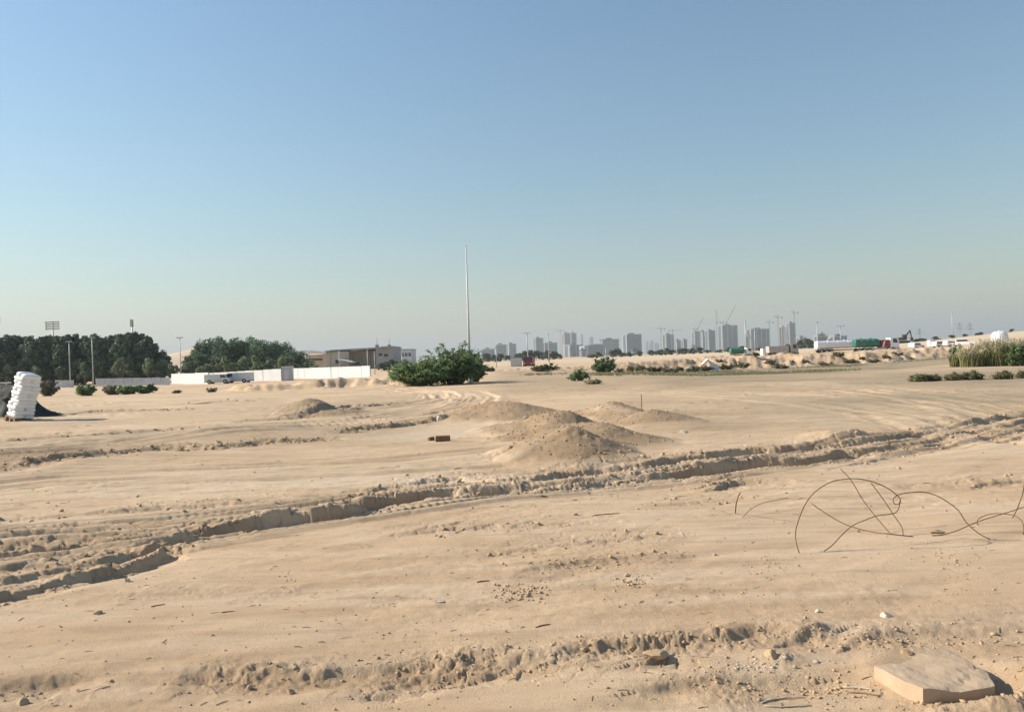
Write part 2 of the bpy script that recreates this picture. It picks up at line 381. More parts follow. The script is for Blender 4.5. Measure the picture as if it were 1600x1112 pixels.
# ------------------------------------------------------------------ materials
MATS = {}
def nodes_of(name):
    m = bpy.data.materials.new(name); m.use_nodes = True
    n = m.node_tree.nodes; l = m.node_tree.links
    b = n['Principled BSDF']
    MATS[name] = m
    return m, n, l, b
def mat(name, col, rough=.7, var=.12, scale=3.0, metal=0.0, spec=.35, bump=0.0, dirt=None):
    """plain colour broken by noise; dirt = (colour, amount)"""
    if name in MATS: return MATS[name]
    m, n, l, b = nodes_of(name)
    tc = n.new('ShaderNodeTexCoord')
    ns = n.new('ShaderNodeTexNoise'); ns.inputs['Scale'].default_value = scale; ns.inputs['Detail'].default_value = 5
    l.new(tc.outputs['Object'], ns.inputs['Vector'])
    rp = n.new('ShaderNodeValToRGB')
    rp.color_ramp.elements[0].position = .3; rp.color_ramp.elements[1].position = .7
    rp.color_ramp.elements[0].color = tuple(c * (1 - var) for c in col) + (1,)
    rp.color_ramp.elements[1].color = tuple(min(1, c * (1 + var)) for c in col) + (1,)
    l.new(ns.outputs['Fac'], rp.inputs[0])
    out = rp.outputs[0]
    if dirt:
        n2 = n.new('ShaderNodeTexNoise'); n2.inputs['Scale'].default_value = scale * .6; n2.inputs['Detail'].default_value = 8
        l.new(tc.outputs['Object'], n2.inputs['Vector'])
        r2 = n.new('ShaderNodeMapRange'); r2.inputs[1].default_value = .45; r2.inputs[2].default_value = .7; r2.inputs[4].default_value = dirt[1]
        l.new(n2.outputs['Fac'], r2.inputs[0])
        mx = n.new('ShaderNodeMixRGB'); mx.inputs[2].default_value = dirt[0] + (1,)
        l.new(r2.outputs[0], mx.inputs[0]); l.new(out, mx.inputs[1]); out = mx.outputs[0]
    l.new(out, b.inputs['Base Color'])
    b.inputs['Roughness'].default_value = rough
    b.inputs['Metallic'].default_value = metal
    b.inputs['Specular IOR Level'].default_value = spec
    if bump:
        bp = n.new('ShaderNodeBump'); bp.inputs['Strength'].default_value = bump; bp.inputs['Distance'].default_value = .02
        n3 = n.new('ShaderNodeTexNoise'); n3.inputs['Scale'].default_value = scale * 6; n3.inputs['Detail'].default_value = 6
        l.new(tc.outputs['Object'], n3.inputs['Vector']); l.new(n3.outputs['Fac'], bp.inputs['Height']); l.new(bp.outputs[0], b.inputs['Normal'])
    return m
def leafmat(name, c0, c1, transl=.25):
    m, n, l, b = nodes_of(name)
    tc = n.new('ShaderNodeTexCoord'); oi = n.new('ShaderNodeObjectInfo')
    ns = n.new('ShaderNodeTexNoise'); ns.inputs['Scale'].default_value = 1.4; ns.inputs['Detail'].default_value = 6
    ad = n.new('ShaderNodeVectorMath'); l.new(tc.outputs['Object'], ad.inputs[0]); l.new(oi.outputs['Random'], ad.inputs[1])
    l.new(ad.outputs[0], ns.inputs['Vector'])
    rp = n.new('ShaderNodeValToRGB'); rp.color_ramp.elements[0].position = .34; rp.color_ramp.elements[1].position = .66
    rp.color_ramp.elements[0].color = c0 + (1,); rp.color_ramp.elements[1].color = c1 + (1,)
    l.new(ns.outputs['Fac'], rp.inputs[0])
    hs = n.new('ShaderNodeHueSaturation')
    mr = n.new('ShaderNodeMapRange'); mr.inputs[3].default_value = .78; mr.inputs[4].default_value = 1.25
    l.new(oi.outputs['Random'], mr.inputs[0]); l.new(mr.outputs[0], hs.inputs['Value']); l.new(rp.outputs[0], hs.inputs['Color'])
    l.new(hs.outputs[0], b.inputs['Base Color'])
    b.inputs['Roughness'].default_value = .75; b.inputs['Specular IOR Level'].default_value = .2
    if transl:
        tr = n.new('ShaderNodeBsdfTranslucent'); mx = n.new('ShaderNodeMixShader'); mx.inputs[0].default_value = transl
        l.new(hs.outputs[0], tr.inputs[0]); l.new(b.outputs[0], mx.inputs[1]); l.new(tr.outputs[0], mx.inputs[2])
        l.new(mx.outputs[0], n['Material Output'].inputs[0])
    return m

SAND_A, SAND_B = (.51, .345, .208), (.635, .45, .28)
def sand_material():
    m, n, l, b = nodes_of('sand')
    tc = n.new('ShaderNodeTexCoord')
    def noise(scale, detail=6, vec=None, rough=.55):
        t = n.new('ShaderNodeTexNoise'); t.inputs['Scale'].default_value = scale; t.inputs['Detail'].default_value = detail; t.inputs['Roughness'].default_value = rough
        l.new(vec or tc.outputs['Object'], t.inputs['Vector']); return t.outputs['Fac']
    def mix(fac, a, c):
        x = n.new('ShaderNodeMixRGB')
        for i, s in ((0, fac), (1, a), (2, c)):
            if hasattr(s, 'links'): l.new(s, x.inputs[i])
            else: x.inputs[i].default_value = s if i == 0 else s + (1,)
        return x.outputs[0]
    def rng(v, a, c, o0=0., o1=1.):
        x = n.new('ShaderNodeMapRange'); x.inputs[1].default_value = a; x.inputs[2].default_value = c; x.inputs[3].default_value = o0; x.inputs[4].default_value = o1
        l.new(v, x.inputs[0]); return x.outputs[0]
    def mul(a, c):
        x = n.new('ShaderNodeMath'); x.operation = 'MULTIPLY'; l.new(a, x.inputs[0])
        if hasattr(c, 'links'): l.new(c, x.inputs[1])
        else: x.inputs[1].default_value = c
        return x.outputs[0]
    mp = n.new('ShaderNodeMapping'); mp.inputs['Rotation'].default_value = (0, 0, math.radians(-30)); mp.inputs['Scale'].default_value = (.35, 2.2, 1)
    l.new(tc.outputs['Object'], mp.inputs['Vector'])
    c = mix(rng(noise(.35, 6), .38, .62), SAND_A, SAND_B)
    c = mix(mul(rng(noise(.09, 6), .42, .6), .5), c, (.64, .475, .315))
    c = mix(mul(rng(noise(1.1, 7, mp.outputs[0]), .45, .68), .75), c, (.68, .52, .365))
    c = mix(mul(rng(noise(2.3, 8, mp.outputs[0]), .5, .72), .65), c, (.38, .268, .165))
    c = mix(mul(rng(noise(90, 3), .55, .75), .45), c, (.25, .17, .10))
    c = mix(mul(rng(noise(240, 2), .62, .72), .5), c, (.74, .62, .47))
    at_ = n.new('ShaderNodeAttribute'); at_.attribute_name = 'masks'
    sp = n.new('ShaderNodeSeparateColor'); l.new(at_.outputs['Color'], sp.inputs[0])
    c = mix(mul(rng(sp.outputs[0], .0, 1.), .8), c, (.33, .225, .135))  # warm dark soil, also painted shade on ruts, berm and bank
    c = mix(mul(sp.outputs[1], rng(noise(3.5, 8), .25, .6, .45, .95)), c, (.64, .50, .35))
    c = mix(mul(sp.outputs[2], rng(noise(.25, 6), .3, .6, .5, .9)), c, (.25, .20, .135))
    l.new(c, b.inputs['Base Color'])
    b.inputs['Roughness'].default_value = .92; b.inputs['Specular IOR Level'].default_value = .12
    bp = n.new('ShaderNodeBump'); bp.inputs['Strength'].default_value = .8; bp.inputs['Distance'].default_value = .014
    bp2 = n.new('ShaderNodeBump'); bp2.inputs['Strength'].default_value = .38; bp2.inputs['Distance'].default_value = .035
    l.new(noise(110, 6, None, .7), bp.inputs['Height']); l.new(noise(9, 8, mp.outputs[0], .6), bp2.inputs['Height'])
    l.new(bp2.outputs[0], bp.inputs['Normal']); l.new(bp.outputs[0], b.inputs['Normal'])
    return m
M_SAND = sand_material()
M_CLOD = mat('clod_earth', (.44, .315, .195), .95, .18, 20, spec=.1)
M_STONE = mat('limestone', (.55, .46, .35), .9, .15, 14, spec=.2, bump=.5)
M_WHITE = mat('white_paint', (.78, .78, .76), .45, .05, 2, dirt=((.45, .36, .26), .5))
M_STEEL = mat('galvanised_steel', (.42, .43, .43), .5, .1, 4, metal=.3)
M_RUST = mat('rusty_wire', (.17, .09, .05), .8, .35, 30, spec=.2)
M_TYRE = mat('tyre_rubber', (.03, .028, .026), .85, .2, 6)
M_GLASS = mat('dark_glass', (.03, .04, .045), .12, .1, 3, spec=.6)
M_BARK = mat('bark', (.14, .10, .07), .9, .25, 5)
M_TWIG = mat('dry_twig', (.20, .13, .075), .9, .3, 12)

# ------------------------------------------------------------------ object helpers
def link(name, me, m=None, parent=None, loc=None, rz=0.0, smooth=False):
    o = bpy.data.objects.new(name, me); COL.objects.link(o)
    if m is not None and me is not None and not me.materials: me.materials.append(m)
    if parent is not None: o.parent = parent
    if loc is not None: o.location = loc
    if rz: o.rotation_euler = (0, 0, rz)
    if smooth and me is not None:
        me.polygons.foreach_set('use_smooth', [True] * len(me.polygons))
    return o
def tag(o, label, cat, group=None, kind=None):
    o['label'] = label
    if cat: o['category'] = cat
    if group: o['group'] = group
    if kind: o['kind'] = kind
    return o
def empty(name, loc, rz=0.0):
    o = bpy.data.objects.new(name, None); COL.objects.link(o)
    o.location = loc; o.rotation_euler = (0, 0, rz); o.empty_display_size = .2
    return o
def copy_tree(o, parent=None):
    c = o.copy(); COL.objects.link(c); c.parent = parent
    for ch in o.children: copy_tree(ch, c)
    return c
ORD = ['first', 'second', 'third', 'fourth', 'fifth', 'sixth', 'seventh', 'eighth', 'ninth', 'tenth', 'eleventh', 'twelfth', 'thirteenth', 'fourteenth', 'fifteenth', 'sixteenth', 'seventeenth', 'eighteenth', 'nineteenth', 'twentieth',
       'twenty-first', 'twenty-second', 'twenty-third', 'twenty-fourth', 'twenty-fifth', 'twenty-sixth', 'twenty-seventh', 'twenty-eighth', 'twenty-ninth', 'thirtieth']

class MB:
    def __init__(s): s.v = []; s.f = []
    def add(s, vs, fs):
        k = len(s.v); s.v += [tuple(v) for v in vs]; s.f += [tuple(i + k for i in f) for f in fs]; return s
    def box(s, x0, x1, y0, y1, z0, z1):
        return s.add([(x0,y0,z0),(x1,y0,z0),(x1,y1,z0),(x0,y1,z0),(x0,y0,z1),(x1,y0,z1),(x1,y1,z1),(x0,y1,z1)],
                     [(0,3,2,1),(4,5,6,7),(0,1,5,4),(1,2,6,5),(2,3,7,6),(3,0,4,7)])
    def prism(s, prof, y0, y1):
        """profile in x,z extruded along y"""
        n = len(prof)
        return s.add([(x, y0, z) for x, z in prof] + [(x, y1, z) for x, z in prof],
                     [tuple(range(n)), tuple(range(2 * n - 1, n - 1, -1))] + [(i, i + n, (i + 1) % n + n, (i + 1) % n) for i in range(n)])
    def tube(s, pts, rad, seg=6, cap=True):
        pts = [Vector(p) for p in pts]
        rr = rad if hasattr(rad, '__len__') else [rad] * len(pts)
        k = len(s.v); a = None
        for i, p in enumerate(pts):
            t = (pts[min(i + 1, len(pts) - 1)] - pts[max(i - 1, 0)]).normalized()
            if a is None: a = t.orthogonal().normalized()
            a = (a - t * a.dot(t)).normalized(); b = t.cross(a)
            for j in range(seg):
                q = 2 * math.pi * j / seg
                s.v.append(tuple(p + (a * math.cos(q) + b * math.sin(q)) * rr[i]))
        for i in range(len(pts) - 1):
            for j in range(seg):
                s.f.append((k + i * seg + j, k + i * seg + (j + 1) % seg, k + (i + 1) * seg + (j + 1) % seg, k + (i + 1) * seg + j))
        if cap:
            s.f.append(tuple(k + j for j in range(seg - 1, -1, -1)))
            s.f.append(tuple(k + (len(pts) - 1) * seg + j for j in range(seg)))
        return s
    def mesh(s, name):
        me = bpy.data.meshes.new(name); me.from_pydata(s.v, [], s.f); me.update(); return me
    def build(s, name, m, parent=None, loc=None, rz=0.0, smooth=False):
        return link(name, s.mesh(name), m, parent, loc, rz, smooth)

def mesh_np(name, V, Fq):
    """fast mesh from arrays: V (n,3), Fq (k,3|4)"""
    me = bpy.data.meshes.new(name)
    me.vertices.add(len(V)); me.vertices.foreach_set('co', np.ascontiguousarray(V, np.float32).ravel())
    k, c = Fq.shape
    me.loops.add(k * c); me.loops.foreach_set('vertex_index', np.ascontiguousarray(Fq, np.int32).ravel())
    me.polygons.add(k)
    me.polygons.foreach_set('loop_start', np.arange(0, k * c, c, dtype=np.int32))
    me.polygons.foreach_set('loop_total', np.full(k, c, np.int32))
    me.update(calc_edges=True)
    return me

# ------------------------------------------------------------------ GROUND
def ring_radii():
    r = [0.02, .3, .8, 1.4, 1.9, 2.2]
    while r[-1] < 16: r.append(r[-1] * 1.0034)
    while r[-1] < 34: r.append(r[-1] * 1.0055)
    while r[-1] < 70: r.append(r[-1] * 1.008)
    while r[-1] < 280: r.append(r[-1] * 1.010)
    while r[-1] < 900: r.append(r[-1] * 1.03)
    while r[-1] < 32000: r.append(r[-1] * 1.10)
    return np.array(r)
def ground():
    R = ring_radii()
    half = math.radians(38.5)
    A = np.concatenate([np.linspace(-half, half, 980), np.linspace(half, 2 * math.pi - half, 62)[1:-1]])
    rr, aa = np.meshgrid(R, A, indexing='ij')
    x, y = rr * np.sin(aa), rr * np.cos(aa)
    z, clod, pale, damp, soil_shade = relief(x.ravel(), y.ravel())
    V = np.stack([x.ravel(), y.ravel(), z], 1)
    nr, na = len(R), len(A)
    i = np.arange(nr - 1)[:, None] * na; j = np.arange(na)[None, :]; j2 = (j + 1) % na
    Fq = np.stack([i + j, i + na + j, i + na + j2, i + j2], -1).reshape(-1, 4)[:, ::-1]
    me = mesh_np('ground', V, Fq)
    at_ = me.color_attributes.new('masks', 'FLOAT_COLOR', 'POINT')
    at_.data.foreach_set('color', np.stack([np.clip(soil_shade, 0, 1), pale, damp, np.ones_like(z)], 1).astype(np.float32).ravel())
    me.polygons.foreach_set('use_smooth', np.ones(len(Fq), bool))
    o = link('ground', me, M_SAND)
    tag(o, 'open sandy ground cut by wheel ruts and low spoil heaps', None, kind='structure')
ground()
# ------------------------------------------------------------------ HAZE
def haze():
    m = bpy.data.materials.new('haze'); m.use_nodes = True
    n = m.node_tree.nodes; l = m.node_tree.links; n.clear()
    out = n.new('ShaderNodeOutputMaterial'); v = n.new('ShaderNodeVolumePrincipled')
    v.inputs['Color'].default_value = HAZE_COLOR; v.inputs['Density'].default_value = HAZE_DENSITY; v.inputs['Anisotropy'].default_value = HAZE_ANISO
    l.new(v.outputs[0], out.inputs['Volume'])
    o = MB().box(-34000, 34000, -34000, 34000, -5, 330).build('haze', m)
    tag(o, 'pale dusty haze hanging over the whole plain', None, kind='stuff')
haze()

# ------------------------------------------------------------------ foliage makers
def leaf_quads(P, N, size, aspect=1.6, rng=RNG):
    """one small quad per point, normals N jittered"""
    k = len(P)
    N = N + rng.normal(0, .55, (k, 3)); N /= np.linalg.norm(N, axis=1)[:, None] + 1e-9
    T = np.cross(N, rng.normal(0, 1, (k, 3))); T /= np.linalg.norm(T, axis=1)[:, None] + 1e-9
    B = np.cross(N, T)
    s = (size * rng.uniform(.6, 1.4, k))[:, None]
    a, b = T * s * aspect * .5, B * s * .5
    V = np.stack([P - a, P - b * .9, P + a, P + b * .9], 1).reshape(-1, 3)
    F = np.arange(4 * k).reshape(k, 4)
    return V, F
def blob_crown(name, blobs, per, size, shell=.75, rng=RNG, aspect=1.6):
    """foliage clumps: blobs = list of (centre, radii)"""
    Ps, Ns = [], []
    for c, rad in blobs:
        d = rng.normal(0, 1, (per, 3)); d /= np.linalg.norm(d, axis=1)[:, None]
        q = shell + (1 - shell) * rng.uniform(-1, 1, (per, 1))
        q = np.where(rng.uniform(0, 1, (per, 1)) < .12, q * 1.22, q)
        Ps.append(np.array(c) + d * q * np.array(rad)); Ns.append(d + np.array([0, 0, .35]))
    V, F = leaf_quads(np.concatenate(Ps), np.concatenate(Ns), size, aspect, rng)
    return mesh_np(name, V, F)
def tree_mesh(h, w, kind, seed):
    """crown mesh and trunk mesh of a tree of height h and width w"""
    rg = np.random.default_rng(seed)
    blobs = []
    if kind == 'tall':          # dense upright crown with a knobbly top
        for _ in range(60):
            t = rg.uniform(.05, 1) ** .85
            rr = w * .5 * (math.sin(min(1, (1 - t) * 3.0 + .25) * math.pi * .5)) * (.8 + .35 * rg.uniform())
            a = rg.uniform(0, 2 * math.pi); q = rr * math.sqrt(rg.uniform(.15, 1)) * .75
            b = rg.uniform(.09, .17) * w * (1.15 - .35 * t)
            blobs.append(((q * math.cos(a), q * math.sin(a), t * h * .95), (b, b, b * 1.35)))
        crown = blob_crown('crown', blobs, 80, .38, .78, rg)
    elif kind == 'round':
        for _ in range(54):
            t = rg.uniform(.05, 1)
            rr = w * .5 * math.sqrt(max(.05, 1 - (1.45 * max(0, t - .35)) ** 2))
            a = rg.uniform(0, 2 * math.pi); q = rr * math.sqrt(rg.uniform(.1, 1)) * .85
            b = rg.uniform(.08, .16) * w
            blobs.append(((q * math.cos(a), q * math.sin(a), t * h * .93), (b, b, b)))
        crown = blob_crown('crown', blobs, 74, .36, .78, rg)
    elif kind == 'small':       # young olive-green tree with a visible stem
        for _ in range(16):
            t = rg.uniform(.4, 1); a = rg.uniform(0, 2 * math.pi)
            q = w * .5 * math.sqrt(rg.uniform(0, 1)) * math.sin(min(1, 1.25 - t) * 1.5)
            b = rg.uniform(.13, .24) * w
            blobs.append(((q * math.cos(a), q * math.sin(a), t * h * .93), (b, b, b * 1.1)))
        crown = blob_crown('crown', blobs, 60, .24, .7, rg)
    else:                       # far shrubby trees
        for _ in range(20):
            t = rg.uniform(.15, 1); a = rg.uniform(0, 2 * math.pi)
            q = w * .5 * math.sqrt(rg.uniform(0, 1)) * math.sqrt(max(.1, 1.1 - t))
            b = rg.uniform(.12, .22) * w
            blobs.append(((q * math.cos(a), q * math.sin(a), t * h * .85), (b, b, b * .8)))
        crown = blob_crown('crown', blobs, 44, .5, .75, rg)
    tb = MB(); th = h * .75
    pts = [(rg.normal(0, .02) * h * i / 5, rg.normal(0, .02) * h * i / 5, th * i / 5 - .15 * (i == 0)) for i in range(6)]
    tb.tube(pts, [.03 * h * (1 - .8 * i / 5) for i in range(6)], 6)
    for k in range(6):
        z0 = h * rg.uniform(.15, .6); a = rg.uniform(0, 6.28); L = w * rg.uniform(.25, .45)
        tb.tube([(0, 0, z0), (math.cos(a) * L * .5, math.sin(a) * L * .5, z0 + L * .4), (math.cos(a) * L, math.sin(a) * L, z0 + L * .9)], [.012 * h, .008 * h, .003 * h], 5)
    return crown, tb.mesh('trunk')
L_DARK = leafmat('dark_foliage', (0.070, 0.112, 0.080), (0.148, 0.209, 0.136), .25)
L_ROUND = leafmat('deep_green_foliage', (0.081, 0.132, 0.081), (0.177, 0.250, 0.141), .3)
L_OLIVE = leafmat('olive_foliage', (0.150, 0.194, 0.106), (0.263, 0.306, 0.175), .3)
L_GREEN = leafmat('bush_foliage', (0.127, 0.202, 0.076), (0.304, 0.392, 0.189), .4)
L_FAR = leafmat('far_foliage', (0.065, 0.085, 0.058), (0.130, 0.150, 0.098), .25)
L_SAGE = leafmat('dry_shrub_foliage', (0.170, 0.150, 0.100), (0.270, 0.235, 0.150), .3)
L_SHRUB = leafmat('desert_shrub_foliage', (0.149, 0.149, 0.075), (0.253, 0.236, 0.127), .3)
L_REED = leafmat('reed_blade', (0.188, 0.213, 0.094), (0.338, 0.325, 0.150), .35)
L_PLUME = leafmat('reed_plume', (0.420, 0.360, 0.240), (0.580, 0.510, 0.360), .4)

def plant(name, label, cat, group, meshes, mats_, loc, rz, sc, szz=None):
    e = empty(name, loc, rz); e.scale = (sc, sc, szz or sc)
    tag(e, label, cat, group)
    link('crown', meshes[0], mats_[0], e); link('trunk', meshes[1], mats_[1], e)
    return e

# ------------------------------------------------------------------ LEFT TREE BELTS
def make_trees():
    tall = [tree_mesh(10, 5.2, 'tall', 100 + i) for i in range(4)]
    rnd = [tree_mesh(10, 9.5, 'round', 200 + i) for i in range(4)]
    small = [tree_mesh(4, 2.6, 'small', 300 + i) for i in range(4)]
    for ms, m in ((tall, L_DARK), (rnd, L_ROUND), (small, L_OLIVE)):
        for c, t in ms: c.materials.append(m); t.materials.append(M_BARK)
    # tall dark wall of trees at far left: (pixel column, pixel row of the tip)
    tops = [(-52,528),(-34,526),(-16,527),(2,527),(20,525),(36,524),(52,526),(68,525),(84,526),(100,525),(116,523),(132,525),(147,524),(163,526),(179,524),(194,522),(207,521),(219,521),(230,526),(240,538),(249,552)]
    for i, (px, py) in enumerate(tops):
        Y = 170 + 3 * (i % 3) - 2 * (i % 2)
        p = base(px, Y); h = at(px, py, Y).z - p.z
        w = 15.5 * Y / FPX * 3.1 / 5.2
        e = plant('casuarina_tree', f'dark dense tree, {ORD[i]} from the left in the tall tree wall at far left' if 2 < i < 20 else ['dark dense tree cut off by the left edge of the tree wall', 'dark dense tree just past the left frame edge', 'dark tree beside the left frame edge of the tree wall'][i] if i < 3 else 'lowest tree at the right end of the tall dark tree wall',
              'tree', 'tall dark trees at far left', tall[i % 4], (L_DARK, M_BARK), p, i * 1.3, w * .95, h / 10)
    # big round clump right of the gap
    cl = [(308,552),(322,532),(340,527),(356,529),(372,530),(390,528),(408,531),(427,533),(445,536),(459,547),(472,560)]
    for i, (px, py) in enumerate(cl):
        Y = 176 + 4 * (i % 3)
        p = base(px, Y); h = at(px, py, Y).z - p.z
        plant('broad_tree', f'broad rounded green tree, {ORD[i]} from the left in the tree clump left of the hall', 'tree', 'broad trees in the clump left of the hall', rnd[i % 4], (L_ROUND, M_BARK), p, i * 2.1, .85 + .1 * (i % 2), h / 10)
    # young pale trees in front of both belts
    sm = [(-10,572),(12,570),(34,566),(56,572),(94,572),(121,562),(133,565),(156,562),(170,568),(186,560),(200,565),(222,566),(232,560),(246,566),(258,562),(272,568),(296,556),(300,566),(316,572),(328,568),(345,560),(352,557),(366,566),(383,557),(400,556),(412,566),(424,560),(441,556),(452,558),(464,568),(478,566),(490,570)]
    for i, (px, py) in enumerate(sm):
        Y = 164 + 2 * (i % 3)
        p = base(px, Y); h = max(2.2, at(px, py, Y).z - p.z)
        where = 'before the tall dark tree wall' if px < 262 else 'in the gap between the tree belts' if px < 300 else 'before the broad tree clump'
        same = [q for q in sm if (q[0] < 262) == (px < 262) and (262 <= q[0] < 300) == (262 <= px < 300)]
        plant('young_tree', f'young olive-green tree, {ORD[same.index((px, py))]} from the left {where}', 'tree', 'young trees in front of the tree belts', small[i % 4], (L_OLIVE, M_BARK), p, i * 1.7, (.9 + .25 * (i % 3) / 2) * 1.15, h / 4)
    # trees between the plain and the city
    far = [tree_mesh(6, 6, 'far', 400 + i) for i in range(4)]
    for c, t in far: c.materials.append(L_FAR); t.materials.append(M_BARK)
    ft = [(500,574,8),(512,572,9),(596,566,8),(604,562,8),(612,560,10),(622,563,9),(632,560,9),(760,549,9),(772,553,8),(782,552,9),(794,554,8),(812,549,10),(820,547,10),(829,546,9),(838,546,10),(847,547,9),(856,546,10),(866,548,9),(874,552,7),(925,552,8),(934,549,8),(958,546,9),(964,543,10),(972,549,9),(984,549,8),(999,548,7),(1018,546,8),(1031,544,9),(1041,543,9),(1050,546,8),(1062,543,9),(1072,542,9),(1083,543,9),(1093,542,8),(1106,546,7),(1124,545,7),(1138,542,8),(1159,540,7),(1186,542,7),(1203,542,7),(1252,530,9),(1262,528,10),(1270,531,9),(1294,528,9),(1304,531,8),(1346,531,7),(1430,531,8),(1441,527,7),(1463,525,7),(1487,523,7),(1508,523,5),(1527,523,4),(1532,522,5),(1581,519,5)]
    for i, (px, py, wd) in enumerate(ft):
        Y = 430 + 12 * (i % 4) if px < 1420 else 330
        if px < 640: Y = 230
        p = base(px, Y); h = at(px, py, Y).z - p.z
        if h < 1.5: h = 1.5
        q = ['left of the tall pole' if f[0] < 700 else 'between the tall pole and the green bush' if f[0] < 900 else 'below the city towers' if f[0] < 1240 else 'behind the tankers' if f[0] < 1420 else 'on the far sand ridge' for f in ft]
        k = [j for j in range(len(ft)) if q[j] == q[i]].index(i)
        plant('distant_tree', f'small hazy distant tree, {ORD[k]} from the left {q[i]}', 'tree', 'distant trees before the city', far[i % 4], (L_FAR, M_BARK), p, i * 2.3, wd * 1.75 * Y / FPX / 6 * 1.15, h / 6)
make_trees()

# ------------------------------------------------------------------ BUSHES AND SHRUBS
def feathery(name, W, D, H, nb, seed, leaf=.075, twigs=26):
    """arching branches with feathery leaves, wide bush"""
    rg = np.random.default_rng(seed)
    tb = MB(); Ps, Ns = [], []
    for k in range(nb):
        a = rg.uniform(0, 6.283); rad = math.sqrt(rg.uniform(.0, 1))
        bx, by = math.cos(a) * W * .42 * rad, math.sin(a) * D * .42 * rad
        hh = H * (1 - .45 * rad ** 2) * rg.uniform(.45, 1.0)
        ox, oy = bx * .35 + rg.normal(0, .1), by * .35 + rg.normal(0, .1)
        out = rg.uniform(.05, .24) * W * .5
        tip = (bx + math.cos(a) * out, by + math.sin(a) * out, hh * rg.uniform(.6, 1))
        mid = ((ox + bx) / 2, (oy + by) / 2, hh * .75)
        pts = []
        for i in range(9):
            t = i / 8
            pts.append(tuple((1 - t) ** 2 * q0 + 2 * t * (1 - t) * q1 + t * t * q2 for q0, q1, q2 in zip((ox, oy, -.05), mid, tip)))
        tb.tube(pts, [.03 * (1 - .85 * i / 8) for i in range(9)], 4)
        pa = np.array(pts)
        for j in range(twigs):
            t = rg.uniform(.2, 1) * 8; i0 = min(7, int(t)); q = pa[i0] + (pa[i0 + 1] - pa[i0]) * (t - i0)
            d = rg.normal(0, 1, 3); d[2] = d[2] * .5 + .15; d /= np.linalg.norm(d)
            L = rg.uniform(.18, .5) * (W / 6.0) ** .5
            s = np.linspace(.1, 1, 9)[:, None]
            Q = q + d * L * s + np.array([0, 0, -.16]) * (s ** 2) * L
            Q = Q + rg.normal(0, .03, Q.shape)
            Q[:, 2] = np.maximum(Q[:, 2], .02)
            Ps.append(Q); Ns.append(np.tile(np.array([d[0] * .4, d[1] * .4, .8]), (9, 1)))
    V, F = leaf_quads(np.concatenate(Ps), np.concatenate(Ns), leaf, 2.2, rg)
    return mesh_np('foliage', V, F), tb.mesh('branches')
def bush(name, label, px, Y, W, D, H, nb, seed, m, leaf=.075, twigs=26, group=None, dz=0.0, cat='bush'):
    p = base(px, Y); e = empty(name, p + Vector((0, 0, dz)))
    tag(e, label, cat, group)
    f, b = feathery(name, W, D, H, nb, seed, leaf, twigs)
    link('foliage', f, m, e); link('branches', b, M_BARK, e)
    return e
bush('feathery_bush', 'large feathery green bush at the foot of the tall pole, its taller right half', 708, 57, 5.0, 3.8, 3.7, 140, 1, L_GREEN, .065, 36)
bush('feathery_bush', 'low spreading green bush left of the taller bush by the pole', 657, 55.5, 4.9, 3.4, 2.4, 130, 2, L_GREEN, .065, 36)
bush('feathery_bush', 'small dark green side bush right behind the tall pole', 741, 60, 2.2, 2.2, 2.7, 50, 3, L_GREEN, .07, 34)
bush('feathery_bush', 'round green bush on the sand bank right of the red lorry', 945, 87, 3.0, 2.8, 2.0, 60, 4, L_GREEN, .09, 30)
bush('feathery_bush', 'small bright green bush on the flat, midway between pole and city', 903, 55, 1.7, 1.4, 1.0, 20, 5, L_GREEN, .06, 18)
bush('low_shrub', 'flat grey-green shrub low on the sand below the small bright green bush', 929, 47.5, 1.3, .8, .28, 14, 6, L_SHRUB, .05, 14, cat='shrub')
for i, (px, Y, W, H, t) in enumerate([(1436,37.2,.95,.42,'leftmost wide shrub of the row on the right'),(1458,37.4,.6,.34,'small shrub touching the leftmost of the row on the right'),(1490,37,.8,.44,'middle shrub of the row on the right, left one of a touching pair'),(1521,37,.9,.46,'middle shrub of the row on the right, right one of a touching pair'),(1568,36.6,.9,.46,'shrub standing alone near the right end of the row'),(1604,36.8,.9,.4,'shrub cut by the right frame edge')]):
    bush('desert_shrub', f'olive-brown dome-shaped {t}', px, Y, W, W * .8, H, 26, 20 + i, L_SHRUB, .045, 22, 'shrubs in a row on the right', cat='shrub')
bush('dry_bush', 'grey-brown dry bush standing right of the white sack stack', 74, 88, 2.6, 2.2, 2.7, 40, 30, L_SAGE, .09)
for i, (px, Y, W, H, t) in enumerate([(133,86,2.6,1.6,'dark green bush before the white wall, right of the dry bush'),(177,88,2.2,1.5,'grey-green bush in the middle of the row before the white wall'),(200,86,2.4,1.4,'low green bush right of the middle before the white wall'),(228,88,2.2,1.5,'green bush at the right end of the row before the white wall')]):
    bush('feathery_bush', t, px, Y, W, 2, H, 30, 40 + i, L_GREEN if i != 1 else L_SAGE, .10, 22, 'bushes before the white wall')
for i, (px, Y, W, H, t) in enumerate([(277,62,.8,.35,'left one of two tiny shrubs'),(329,62,1.0,.45,'right one of two tiny shrubs')]):
    bush('low_shrub', f'{t} on the sand below the white hoarding', px, Y, W, W * .8, H, 12, 50 + i, L_SHRUB, .05, 12, 'tiny shrubs below the hoarding', cat='shrub')
